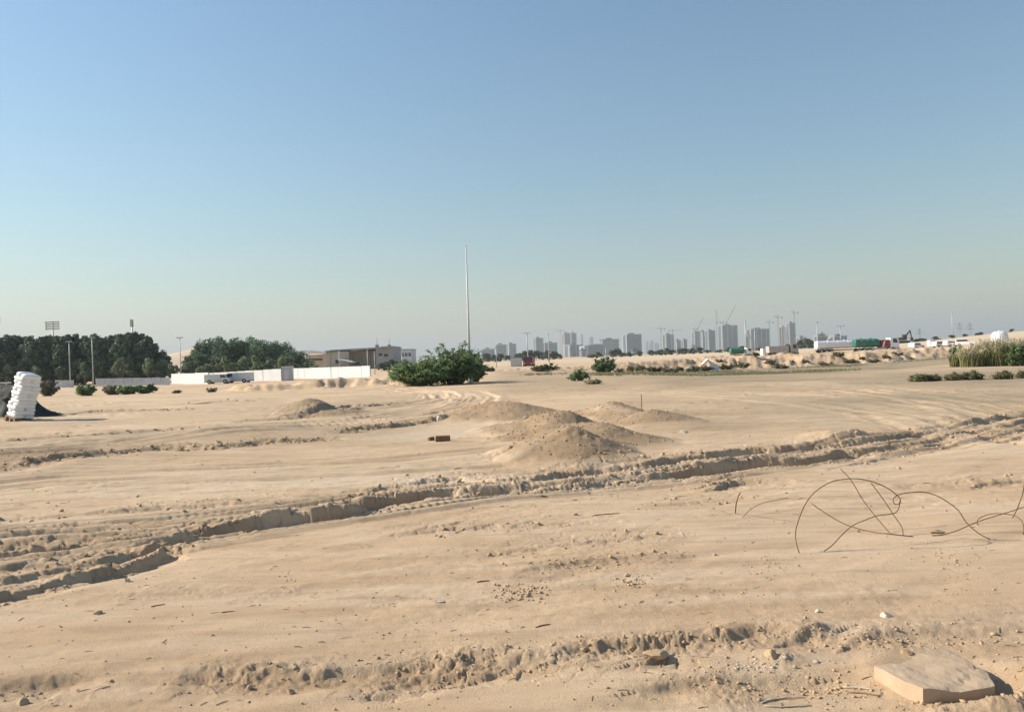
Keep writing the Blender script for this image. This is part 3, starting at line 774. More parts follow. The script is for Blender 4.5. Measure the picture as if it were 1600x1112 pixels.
for i, (px, Y, W, H) in enumerate([(1023,99,2.4,.9),(1050,97,2.6,1.0),(1082,104,1.8,.9),(1105,110,2.2,1.1),(1135,116,3.2,1.4),(1160,117,2.6,1.2),(765,84,1.2,.5),(842,83,1.8,.7),(858,84,2.2,.8),(1290,120,3.4,.9),(1330,121,2.8,.8),(1365,122,2.6,.8),(1220,112,2.4,.7)]):
    bush('dry_bush', 'olive-brown scrub bush at the sand bank, ' + ['left of the white blocks', 'left of the white blocks, the greener one', 'just left of the white blocks', 'touching the white blocks', 'right of the white blocks', 'right of the white blocks, the farther one', 'just right of the tall pole', 'below the red lorry, left one', 'below the red lorry, right one', 'below the white tanker', 'below the join of the two tankers', 'below the green tanker cab', 'below the grey tipper'][i],
         px, Y, W, W * .7, H, 18, 60 + i, L_SHRUB if i % 3 else L_SAGE, .09, 16, 'scrub along the sand bank')

SCRUB = [(968,96),(985,100),(1000,104),(1036,108),(1062,112),(1092,116),(1124,121),(1180,122),(1204,119),(1236,123),(1258,121),(1310,124),(1347,123),(1384,125),(1402,128),(1425,126)]
_sm = [feathery('scrub', 1.6, 1.3, .7, 14, 500 + i, .08, 14) for i in range(3)]
for f, b in _sm: f.materials.append(L_SHRUB); b.materials.append(M_BARK)
for i, (px, Y) in enumerate(SCRUB):
    e = empty('low_scrub', base(px, Y), i * 1.9); e.scale = (.8 + .25 * (i % 3),) * 3
    tag(e, f'low scrub clump on the sand bank below the city, {ORD[i]} from the left', 'scrub', 'low scrub on the sand bank slope')
    link('foliage', _sm[i % 3][0], None, e); link('branches', _sm[i % 3][1], None, e)

def reeds():
    rg = np.random.default_rng(5)
    spots = [(1502,60),(1520,58),(1540,58.5),(1561,57.5),(1583,58),(1604,57),(1630,57.5)]
    names = ['leftmost low reed clump', 'second reed clump from the left', 'third reed clump from the left', 'fourth reed clump, under the white tank,', 'fifth reed clump from the left', 'reed clump at the right frame edge', 'reed clump just past the right frame edge']
    hts = [1.15, 1.45, 1.8, 1.95, 2.0, 1.9, 1.9]
    for i, (px, Y) in enumerate(spots):
        p = base(px, Y); e = empty('reed_clump', p)
        tag(e, f'{names[i]} of the tall plumed reeds on the right', 'reeds', 'reeds on the right')
        n = 520
        a = rg.uniform(0, 6.283, n); q = np.sqrt(rg.uniform(0, 1, n)) * .75
        bx, by = q * np.cos(a) * 1.1, q * np.sin(a) * .9
        h = hts[i] * rg.uniform(.55, 1.0, n); lean = rg.normal(0, .16, (n, 2)) * h[:, None]
        V, F = [], []
        k = 0
        for j in range(n):
            w = .022; th = rg.uniform(0, 3.14); wx, wy = math.cos(th) * w, math.sin(th) * w
            for t, s in ((0, 1), (.4, 1), (.75, .8), (1, .15)):
                x, y = bx[j] + lean[j, 0] * t * t * 1.3, by[j] + lean[j, 1] * t * t * 1.3; z = h[j] * t * (1 - .08 * t)
                V += [(x - wx * s, y - wy * s, z - .03 * (t == 0)), (x + wx * s, y + wy * s, z - .03 * (t == 0))]
            F += [(k + m, k + m + 1, k + m + 3, k + m + 2) for m in (0, 2, 4)]
            k += 8
        link('blades', mesh_np('blades', np.array(V), np.array(F)), L_REED, e)['kind'] = 'stuff'
        # plumes at the top of some stems
        idx = rg.choice(n, 190, False)
        P = []
        for j in idx:
            if i == 0 and rg.uniform() < .6: continue
            for t in np.linspace(.86, 1.12, 6):
                P.append((bx[j] + lean[j, 0] * t * t * 1.3 + rg.normal(0, .015), by[j] + lean[j, 1] * t * t * 1.3 + rg.normal(0, .015), h[j] * min(t, 1.12) * .95))
        P = np.array(P); V2, F2 = leaf_quads(P, rg.normal(0, 1, P.shape), .075, 1.9, rg)
        link('plumes', mesh_np('plumes', V2, F2), L_PLUME, e)['kind'] = 'stuff'
    bush('feathery_bush', 'dark green bush left of the reeds, below the parked white cars', 1500, 63, 1.7, 1.6, 2.1, 22, 90, L_GREEN, .08)
    bush('feathery_bush', 'dark green bush among the reeds at the right edge', 1594, 55.5, 1.8, 1.4, 2.0, 26, 91, L_GREEN, .08)
reeds()

def grass_mat():
    """salt grass on the damp flat: too many tufts to count"""
    rg = np.random.default_rng(9)
    V, F = [], []; k = 0
    patches = [(1080,86,6,2.2,420),(1150,90,6,2,420),(1040,92,4,2,260),(1000,96,4,2,200),(1210,88,5,1.5,320),(1120,100,5,2,260),(1280,92,4,1.5,200),(1270,83,2.5,.8,180),(960,80,3,1.2,120),(940,72,2,1,60),(1300,112,6,1.6,200),(850,76,2.5,1,60),(1440,118,4,1.5,120)]
    xs, ys = [], []
    for px, Y, rx, ry, n in patches:
        cx = colx(px, Y, -.6)
        xs.append(cx + rg.normal(0, rx * .5, n)); ys.append(Y + rg.normal(0, ry, n))
    xs, ys = np.concatenate(xs), np.concatenate(ys)
    zs = relief(xs, ys)[0]
    for x, y, z in zip(xs, ys, zs):
        for b in range(7):
            a = rg.uniform(0, 6.28); L = rg.uniform(.10, .28); w = .03
            dx, dy = math.cos(a), math.sin(a); o = rg.uniform(0, .16)
            V += [(x + dx * o - dy * w, y + dy * o + dx * w, z - .02), (x + dx * o + dy * w, y + dy * o - dx * w, z - .02), (x + dx * (o + L * .7), y + dy * (o + L * .7), z + L)]
            F.append((k, k + 1, k + 2)); k += 3
    o = link('salt_grass', mesh_np('salt_grass', np.array(V), np.array(F)), L_SHRUB)
    tag(o, 'low olive salt grass spreading over the damp flat below the sand bank', 'grass', kind='stuff')
grass_mat()
# ==PART3==
# ------------------------------------------------------------------ MASTS, POLES, LAMPS
def pole_foot(p):
    return p
def tall_pole():
    b = gpt(735, 598); top = at(727.5, 385, b.y); h = top.z - b.z
    e = empty('tall_pole', b); tag(e, 'very tall thin pale grey pole standing beside the big green bush', 'pole')
    MB().tube([(0, 0, -.3), (0, 0, .6)], [.13, .125], 10).build('pole_base', M_STEEL, e, smooth=True)
    MB().tube([(0, 0, .6), (0, 0, h * .5), (0, 0, h)], [.105, .075, .04], 10).build('shaft', mat('pole_paint', (.62, .63, .62), .45, .05, 3), e, smooth=True)
    MB().box(-.26, .26, -.26, .26, -.1, .05).build('base_plate', M_STEEL, e)
    MB().tube([(0, 0, h), (0, 0, h + .08)], [.055, .03], 8).build('cap', M_STEEL, e)
tall_pole()
M_POLE = mat('lamp_post_steel', (.40, .42, .42), .5, .08, 2, metal=.2)
def lamp(label, px, pyt, Y, arm=8, heads=2, group='street lamps', r=.09):
    b = base(px, Y); h = at(px, pyt, Y).z - b.z; a = arm * Y / FPX * .5
    e = empty('street_lamp', b); tag(e, label, 'lamp post', group)
    MB().tube([(0, 0, -.4), (0, 0, h)], [r * 1.25, r * .75], 7).build('post', M_POLE, e, smooth=True)
    MB().box(-a, a, -.05, .05, h - .1, h + .03).build('arm', M_POLE, e)
    for s in ((-1, 1) if heads == 2 else (1,)):
        MB().prism([(s * a, h - .16), (s * a * .45, h - .16), (s * a * .45, h - .02), (s * a, h + .03)][::s], -.16, .16).build('lamp_head', M_STEEL, e)
    return e
lamp('double-armed street lamp before the dark tree wall, left one', 110, 533, 140, 9)
lamp('double-armed street lamp before the dark tree wall, right one', 146, 526.5, 138, 9)
lamp('double-armed street lamp in the gap between the two tree belts', 283, 527, 150, 9)
lamp('thin street lamp before the left half of the hall', 531, 546, 170, 5, 1)
lamp('thin street lamp right of the hall middle, ending at the hoarding end', 575, 545, 172, 4, 1)
lamp('thin street lamp before the hall tower', 586, 549, 175, 4, 1)
lamp('thin street lamp between hall and big bush', 629, 552, 160, 4, 1)
lamp('thin street lamp just right of the big bush', 776, 543, 210, 4, 1)
lamp('double-armed street lamp above the red lorry', 825, 520, 240, 11, 2, r=.16)
lamp('slim street lamp in front of the dark tree row right of the red lorry', 858, 521, 250, 3, 1, r=.16)
lamp('street lamp left of the round bush on the bank', 947, 543, 280, 3, 1, r=.16)
lamp('street lamp below the tower cranes, left of the small green tanker', 1058, 531, 300, 3, 1, r=.18)
lamp('tall slim street lamp between the two broad city blocks', 1166, 502, 300, 2.5, 1, r=.3)
lamp('shorter slim street lamp before the broad block left of the tipper', 1180, 513, 290, 2.5, 1, r=.2)
lamp('street lamp with small head above the left end of the white tanker', 1278, 503, 280, 4, 2, r=.2)
lamp('street lamp with wide arms above the middle of the white tanker', 1314, 509, 290, 14, 2, r=.18)
lamp('very tall faint mast on the far right above the parked cars', 1489, 488, 420, 1.5, 1, 'masts', r=.25)

def floodlight(label, px, pyt, pyb, Y, W, rows, side=False):
    b = base(px, Y); zt = at(px, pyt, Y).z; zb = at(px, pyb, Y).z
    w = W * Y / FPX * .5
    e = empty('floodlight_mast', b); tag(e, label, 'floodlight mast', 'stadium floodlight masts')
    MB().tube([(0, 0, -.5), (0, 0, zt - b.z)], [.45, .25], 8).build('mast', M_POLE, e, smooth=True)
    M = mat('floodlight_rack', (.16, .17, .17), .6, .1, 2)
    for i in range(rows):
        z = zb - b.z + (zt - zb) * i / max(1, rows - 1)
        MB().box(-w, w, -.35, -.25, z - .08, z + .08).build('crossbar', M, e)
        n = 8 if not side else 2
        for k in range(n):
            x = -w + (2 * w) * (k + .5) / n
            MB().box(x - w / n * .7, x + w / n * .7, -.95, -.36, z - .2, z + .14).build('floodlight', M, e)
    for s in (-1, 1):
        MB().box(s * w - .08, s * w + .08, -.22, -.08, zb - b.z - .3, zt - b.z + .3).build('rack_upright', M, e)
floodlight('wide stadium floodlight rack of five rows above the tree wall', 85, 503, 514, 330, 20, 5)
floodlight('narrow side-on floodlight rack above the right end of the tree wall', 209, 500, 509, 330, 4, 4, True)
floodlight('floodlight rack cut by the left frame edge', -1, 495, 504, 330, 8, 4)

# ------------------------------------------------------------------ WHITE HOARDING, WALLS AND SITE VEHICLES ON THE LEFT
M_HOARD = mat('hoarding_sheet', (.66, .67, .67), .5, .04, .8, dirt=((.5, .44, .36), .25))
M_HOARD2 = mat('grey_wall_sheet', (.52, .54, .56), .6, .06, .8, dirt=((.4, .36, .3), .3))
def hoarding(label, a, b, n, H, m, post=True, cap=None, jitter=0.0):
    """row of sheet panels between two points (pixel column, distance, top row)"""
    p0, p1 = base(a[0], a[1]), base(b[0], b[1])
    z0, z1 = at(a[0], a[2], a[1]).z, at(b[0], b[2], b[1]).z
    e = empty('hoarding', p0); tag(e, label, 'hoarding', 'white site hoarding')
    d = p1 - p0; L = math.hypot(d.x, d.y); rz = math.atan2(d.y, d.x); e.rotation_euler = (0, 0, rz)
    for i in range(n):
        x0, x1 = L * i / n + .04, L * (i + 1) / n - .04
        t = (i + .5) / n; zt = z0 + (z1 - z0) * t - p0.z; zb = (p1.z - p0.z) * t - .3
        j = random.uniform(-jitter, jitter)
        MB().box(x0, x1, -.03 + j, .03 + j, zb, zt + random.uniform(-.03, .03)).build('panel', m, e)
    if post:
        for i in range(n + 1):
            t = i / n; zt = z0 + (z1 - z0) * t - p0.z
            MB().box(L * t - .05, L * t + .05, .04, .16, (p1.z - p0.z) * t - .3, zt + .06).build('post', M_STEEL, e)
    return e
hoarding('grey-white wall behind the bushes, left of the bright hoarding', (150, 140, 591), (266, 137, 589.5), 8, 1.6, M_HOARD2, False)
hoarding('short pale wall section right of the dry grey bush', (86, 138, 594), (116, 138, 593.5), 3, 2, M_HOARD2, False)
hoarding('bright white hoarding panels left of the parked vans', (268, 150, 584), (326, 134, 582), 3, 2, M_HOARD, True, jitter=.04)
hoarding('white hoarding panels with gaps behind the parked vans', (322, 160, 583), (440, 142, 576), 9, 2, M_HOARD, True, jitter=.06)
hoarding('long white hoarding behind the sand berm, left of the big bush', (456, 160, 575.5), (578, 136, 571.5), 11, 2, M_HOARD, True, jitter=.05)
def grey_cabin():
    p = base(448, 139); h = at(448, 573, 139).z - p.z; w = 15 * 140 / FPX
    e = empty('site_cabin', p, .12); tag(e, 'grey upright site cabin box between the white hoardings', 'site cabin')
    M = mat('cabin_grey', (.42, .44, .46), .6, .06, 1)
    MB().box(-w / 2, w / 2, 0, 2.4, -.2, h).build('wall', M, e)
    MB().box(-w / 2 - .06, w / 2 + .06, -.06, 2.46, h, h + .1).build('roof', M_HOARD, e)
    MB().box(-.45, .4, -.03, -.004, .1, 2.0).build('door', M_HOARD2, e)
    for k in range(3): MB().box(-w / 2 + .1 + k * .12, -w / 2 + .14 + k * .12, -.03, -.003, 0, h - .1).build('rib', M_STEEL, e)
grey_cabin()

def wheel(e, x, y, r, w, side):
    o = MB().tube([(0, -w / 2, 0), (0, w / 2, 0)], [r, r], 16).build('wheel', M_TYRE, e, (x, y, r), smooth=False)
    MB().tube([(0, side * w * .5, 0), (0, side * (w * .5 + .02), 0)], [r * .55, r * .5], 12).build('rim', M_STEEL, o)
    return o
def car(label, px, Y, rz, L, H, m, group, z=None, kind='suv'):
    p = base(px, Y)
    if z is not None: p.z = z
    e = empty('parked_car' if kind == 'suv' else 'parked_van', p, rz); tag(e, label, 'car' if kind == 'suv' else 'van', group)
    W = 1.85 if kind == 'suv' else 2.0
    h = H
    if kind == 'suv':
        prof = [(-L/2, .35), (-L/2, .62*h), (-L/2+.12, .98*h), (-L/2+.5, h), (L*.08, h), (L*.22, .66*h), (L*.46, .60*h), (L/2, .48*h), (L/2, .3)]
        win = [(-L/2+.35, .66*h), (-L/2+.45, .93*h), (L*.06, .93*h), (L*.17, .67*h)]
        scr = [(L*.085, .985*h), (L*.215, .68*h)]
    else:
        prof = [(-L/2, .35), (-L/2, h), (L*.28, h), (L*.4, .62*h), (L/2, .52*h), (L/2, .3)]
        win = [(L*.12, .66*h), (L*.12, .92*h), (L*.27, .92*h), (L*.36, .67*h)]
        scr = [(L*.285, .985*h), (L*.395, .64*h)]
    MB().prism(prof, -W/2, W/2).build('body', m, e)
    for s in (-1, 1):
        y0, y1 = (s*W/2, s*(W/2+.012))
        MB().prism(win, min(y0, y1)+.001*s, max(y0, y1)+.001*s).build('side_window', M_GLASS, e)
        for x in (-L*.3, L*.31): wheel(e, x, s*(W/2-.1), .36, .24, s)
        MB().box(L/2-.05, L/2+.02, s*W*.3-.15, s*W*.3+.15, .42*h, .5*h).build('headlight', M_WHITE, e)
    (x0, z0), (x1, z1) = scr
    MB().add([(x0+.02, -W*.42, z0), (x1+.02, -W*.45, z1), (x1+.02, W*.45, z1), (x0+.02, W*.42, z0), (x0-.05, -W*.42, z0), (x1-.05, -W*.45, z1), (x1-.05, W*.45, z1), (x0-.05, W*.42, z0)],
             [(0,1,2,3),(7,6,5,4),(0,4,5,1),(1,5,6,2),(2,6,7,3),(3,7,4,0)]).build('windscreen', M_GLASS, e)
    MB().box(-L/2-.05, L/2+.05, -W/2+.02, W/2-.02, .28, .42).build('bumper', M_TYRE, e)
    return e
M_CARW = mat('white_car_paint', (.80, .80, .80), .25, .03, 1, spec=.5, dirt=((.5, .42, .32), .2))
M_PALE = mat('pale_grey_green_paint', (.58, .62, .61), .4, .08, 1, dirt=((.4, .36, .3), .3))
car('pale grey-green van before the white hoarding, left one', 342, 131, .1, 4.2, 1.6, M_PALE, 'vans by the hoarding', kind='van')
car('long pale grey-green van before the white hoarding, right one', 372, 133, math.pi - .05, 4.8, 1.75, M_PALE, 'vans by the hoarding', kind='van')
car('white parked car left of the pylons, alone on the bank top', 1432, 200, .35, 3.6, 1.55, M_CARW, 'white cars parked on the bank top')
car('leftmost of three white parked cars above the reeds', 1470, 212, .2, 4.4, 1.6, M_CARW, 'white cars parked on the bank top')
car('middle of three white parked cars above the reeds', 1489, 208, .1, 4.6, 1.6, M_CARW, 'white cars parked on the bank top')
car('rightmost and largest of three white parked cars above the reeds', 1509, 205, -.6, 4.8, 1.9, M_CARW, 'white cars parked on the bank top')

# ------------------------------------------------------------------ TRUCKS
M_GREEN = mat('tanker_green', (.015, .14, .085), .35, .1, 1, spec=.5, dirt=((.3, .25, .18), .25))
M_RED = mat('lorry_red', (.25, .022, .03), .45, .12, 1, dirt=((.3, .22, .16), .3))
M_GREYB = mat('tipper_grey', (.42, .39, .36), .6, .1, 1, dirt=((.4, .3, .2), .5))
M_CHAS = mat('chassis_black', (.035, .033, .03), .7, .2, 2)
def cab(e, x0, L, H, m, W=2.4, zb=.75):
    x1 = x0 + L
    c = MB().prism([(x0, zb), (x0, H), (x0 + L * .72, H), (x1 - .02, zb + (H - zb) * .52), (x1, zb)], -W/2, W/2).build('cab', m, e)
    MB().add([(x0+L*.74, -W*.44, H-.06), (x1+.015, -W*.46, zb+(H-zb)*.55), (x1+.015, W*.46, zb+(H-zb)*.55), (x0+L*.74, W*.44, H-.06),
              (x0+L*.66, -W*.44, H-.06), (x1-.1, -W*.46, zb+(H-zb)*.55), (x1-.1, W*.46, zb+(H-zb)*.55), (x0+L*.66, W*.44, H-.06)],
             [(0,1,2,3),(7,6,5,4),(0,4,5,1),(1,5,6,2),(2,6,7,3),(3,7,4,0)]).build('windscreen', M_GLASS, c)
    for s in (-1, 1):
        y0, y1 = sorted((s*(W/2+.003), s*(W/2+.02)))
        MB().prism([(x0+L*.3, zb+(H-zb)*.52), (x0+L*.3, H-.2), (x0+L*.68, H-.2), (x0+L*.86, zb+(H-zb)*.52)], y0, y1).build('side_window', M_GLASS, c)
        MB().box(x1-.02, x1+.05, s*W*.36-.14, s*W*.36+.14, zb+.08, zb+.28).build('headlight', M_WHITE, c)
    MB().box(x1-.1, x1+.1, -W/2-.01, W/2+.01, zb-.35, zb+.02).build('bumper', M_CHAS, e)
    return c
def chassis(e, x0, x1, xs, r=.5):
    MB().box(x0, x1, -.5, .5, .62, .88).build('chassis', M_CHAS, e)
    for x in xs:
        for s in (-1, 1): wheel(e, x, s * 1.02, r, .36, s)
def tank(e, x0, x1, zc, ry, rz, m):
    mb = MB(); n = 20; prof = [(x0-.12, .55), (x0-.02, .9), (x0+.1, 1), (x1-.1, 1), (x1+.02, .9), (x1+.12, .55)]
    k = 0; vs = []; fs = []
    for x, s in prof:
        for j in range(n):
            q = 2*math.pi*j/n; c, t = math.cos(q), math.sin(q)
            c = math.copysign(abs(c)**.75, c); t = math.copysign(abs(t)**.75, t)
            vs.append((x, ry*s*c, zc+rz*s*t))
    for i in range(len(prof)-1):
        for j in range(n): fs.append((i*n+j, (i+1)*n+j, (i+1)*n+(j+1) % n, i*n+(j+1) % n))
    fs.append(tuple(range(n))); fs.append(tuple(range((len(prof)-1)*n+n-1, (len(prof)-1)*n-1, -1)))
    mb.add(vs, fs); t = mb.build('tank', m, e)
    for i in range(1, 4):
        x = x0+(x1-x0)*i/4
        rb = MB(); rb.tube([(x, ry*1.01*math.copysign(abs(math.cos(a))**.75, math.cos(a)), zc+rz*1.01*math.copysign(abs(math.sin(a))**.75, math.sin(a))) for a in [2*math.pi*j/24 for j in range(25)]], .035, 5, False)
        rb.build('tank_band', m, t)
    MB().box(x0+.4, x1-.4, -.35, .35, zc+rz-.01, zc+rz+.06).build('walkway', M_STEEL, t)
    for x in (x0+(x1-x0)*.3, x0+(x1-x0)*.7): MB().tube([(x, 0, zc+rz), (x, 0, zc+rz+.22)], .28, 12).build('manhole', m, t)
    return t
def vehicle(name, label, cat, px, Y, rz, group=None, z=None):
    p = base(px, Y)
    if z is not None: p.z = z
    e = empty(name, p, rz); tag(e, label, cat, group); return e
# green tanker with white cab, the big one
e = vehicle('tanker_truck', 'big green water tanker with white cab, nearer of the two joined tankers', 'tanker', 1367, 188, .0, 'tankers on the bank road')
chassis(e, -5.2, 5.0, (-4.2, -2.9, 3.9)); tank(e, -5.1, .75, 2.15, 1.2, .98, M_GREEN); cab(e, 3.3, 2.1, 3.25, M_CARW)
MB().prism([(1.05, .95), (1.05, 2.75), (3.05, 2.85), (3.05, .95)], -1.1, 1.1).build('pump_housing', M_RED, e)
MB().prism([(1.3, 1.05), (1.75, 2.6), (2.15, 2.6), (1.7, 1.05)], -1.13, -1.103).build('stripe', M_WHITE, e)
for s in (-1, 1): MB().box(-1.2, .6, s*1.0-.12, s*1.0+.12, .55, .95).build('side_locker', M_STEEL, e)
# white tanker behind
e = vehicle('tanker_truck', 'long white tanker trailer behind the big green tanker', 'tanker', 1312, 196, .0, 'tankers on the bank road')
chassis(e, -6.0, 8.4, (-5.0, -3.7, -2.4, 4.6, 7.2)); tank(e, -6.0, 4.4, 2.15, 1.2, 1.0, M_CARW); cab(e, 6.0, 2.2, 2.9, M_CARW)
MB().box(-5.9, -2, -1.15, 1.15, .98, 1.12).build('mudguard', M_STEEL, e)
# grey tipper
e = vehicle('tipper_truck', 'beige-grey tipper lorry with pale cab left of the white tanker', 'truck', 1222, 190, .02)
chassis(e, -3.4, 3.4, (-2.6, -1.4, 2.5)); cab(e, 1.75, 1.9, 3.0, M_GREYB)
MB().prism([(-3.5, 1.0), (-3.6, 2.55), (1.35, 2.55), (1.35, 1.0)], -1.2, 1.2).build('tipper_body', M_GREYB, e)
for k in range(5): MB().box(-3.3+k*1.1, -3.2+k*1.1, -1.27, -1.203, 1.0, 2.5).build('body_rib', M_GREYB, e)
MB().box(1.36, 1.5, -1.0, 1.0, 1.0, 3.0).build('headboard', M_CHAS, e)
car('small white van tucked behind the rear of the grey tipper', 1201, 194, 0, 3.4, 2.3, M_CARW, None, kind='van')
# small green tanker
e = vehicle('tanker_truck', 'small green tanker with white cab, left of the grey tipper', 'tanker', 1157, 225, .0, 'tankers on the bank road')
chassis(e, -3.0, 3.0, (-2.3, -1.2, 2.2)); tank(e, -3.0, 1.0, 1.9, 1.1, .85, M_GREEN); cab(e, 1.5, 1.7, 2.75, M_CARW)
# red lorry seen from the front three quarters
e = vehicle('red_lorry', 'small dusty red lorry seen from the front, right of the tall pole', 'truck', 827, 182, math.radians(-98))
chassis(e, -2.6, 2.4, (-1.7, 1.6), .42); cab(e, 1.0, 1.6, 2.5, M_RED, 2.2, .7)
MB().box(-2.7, .85, -1.1, 1.1, .95, 2.3).build('cargo_box', M_RED, e)
def pale_container():
    p = base(807, 215); e = empty('container', p); tag(e, 'low pale container standing left of the red lorry', 'container')
    M = mat('container_pale', (.55, .55, .53), .6, .05, 1)
    MB().box(-1.6, 1.6, 0, 2.4, 0, 2.3).build('body', M, e)
    MB().box(-1.66, 1.66, -.06, 2.46, 2.3, 2.4).build('roof', M_HOARD, e)
    for k in range(7): MB().box(-1.5 + k * .45, -1.38 + k * .45, -.05, -.002, .1, 2.25).build('rib', M, e)
pale_container()
def excavator():
    p = base(1410, 262); e = empty('excavator', p, .1); tag(e, 'dark excavator with raised bent arm behind the bank, right of the green tanker', 'excavator')
    M = mat('excavator_dark', (.10, .085, .05), .6, .2, 1)
    for s in (-1, 1): MB().prism([(-1.9, .15), (-1.6, 0), (1.6, 0), (1.9, .15), (1.9, .6), (1.6, .8), (-1.6, .8), (-1.9, .6)], s*1.0-.3, s*1.0+.3).build('track', M_TYRE, e)
    MB().prism([(-2.0, .95), (-2.0, 1.9), (.3, 2.0), (.9, 1.2), (.9, .95)], -1.2, 1.2).build('body', M, e)
    MB().prism([(-.2, 1.5), (-.2, 2.9), (.8, 2.9), (1.1, 1.5)], -1.2, -.2).build('cab', M_GLASS, e)
    MB().prism([(.6, 1.5), (1.9, 3.4), (2.9, 4.35), (3.1, 4.1), (2.2, 3.1), (1.0, 1.3)], 0, .4).build('boom', M, e)
    MB().prism([(2.75, 4.45), (3.1, 4.4), (3.6, 1.9), (3.35, 1.8)], .05, .35).build('stick', M, e)
    MB().prism([(3.2, 1.95), (3.75, 1.9), (3.9, 1.2), (3.3, 1.0), (2.95, 1.4)], -.25, .65).build('bucket', M, e)
excavator()
def dome_tank():
    p = base(1562, 205); zt = at(1562, 517, 205).z; R = 11.5 * 205 / FPX
    e = empty('water_tank', p); tag(e, 'white rounded water tank on the ridge above the reeds', 'tank')
    H = zt - p.z
    vs, fs = [], []; n = 24
    prof = [(R*.93, 0), (R, H*.3), (R, H*.62), (R*.9, H*.82), (R*.68, H*.94), (R*.35, H*.99), (.02, H)]
    for r, z in prof:
        for j in range(n): vs.append((r*math.cos(6.2832*j/n), r*math.sin(6.2832*j/n), z))
    for i in range(len(prof)-1):
        for j in range(n): fs.append((i*n+j, i*n+(j+1) % n, (i+1)*n+(j+1) % n, (i+1)*n+j))
    MB().add(vs, fs).build('shell', M_CARW, e)
    for j in range(12):
        a = 6.2832 * j / 12
        MB().tube([(r*1.005*math.cos(a), r*1.005*math.sin(a), z) for r, z in prof[:-1]], .035, 5).build('seam', M_STEEL, e)
    MB().tube([(0, 0, H-.02), (0, 0, H+.15)], .3, 12).build('hatch', M_CARW, e)
dome_tank()
def small_block(name, label, px, Y, w, d, h, rz=.3):
    p = base(px, Y); e = MB().box(-w/2, w/2, -d/2, d/2, -.1, h).add([(-w/2+.02, -d/2+.02, h), (w/2-.05, -d/2, h), (w/2-.1, d/2, h+.05), (-w/2, d/2, h+.12)], [(0, 1, 2, 3)]).build(name, M_WHITE, None, p, rz)
    tag(e, label, 'block'); return e
small_block('white_hut', 'tiny white hut on the ridge left of the parked cars', 1455, 235, 1.6, 1.6, 1.7, .1)
def white_debris():
    p = base(1117, 111); e = empty('broken_slab', p, .2); tag(e, 'broken white concrete slab propped up on the sand bank', 'concrete slab')
    MB().prism([(-.6, 0), (-.7, 1.0), (-1.1, 1.6), (-.4, 1.25), (.55, .75), (.6, -.1)], -.15, .15).build('upright_piece', M_WHITE, e)
    MB().prism([(-2.0, 1.0), (-1.1, 1.75), (-.9, 1.6), (-1.8, .9)], -.3, .4).build('leaning_piece', M_WHITE, e)
    p = base(1083, 106); e = MB().prism([(-.6, -.05), (-.7, .18), (-.2, .36), (.45, .3), (.65, .05), (.5, -.1)], -.4, .4).build('white_stone_block', M_WHITE, None, p)
    tag(e, 'flat white stone block left of the propped broken slab', 'block')
white_debris()

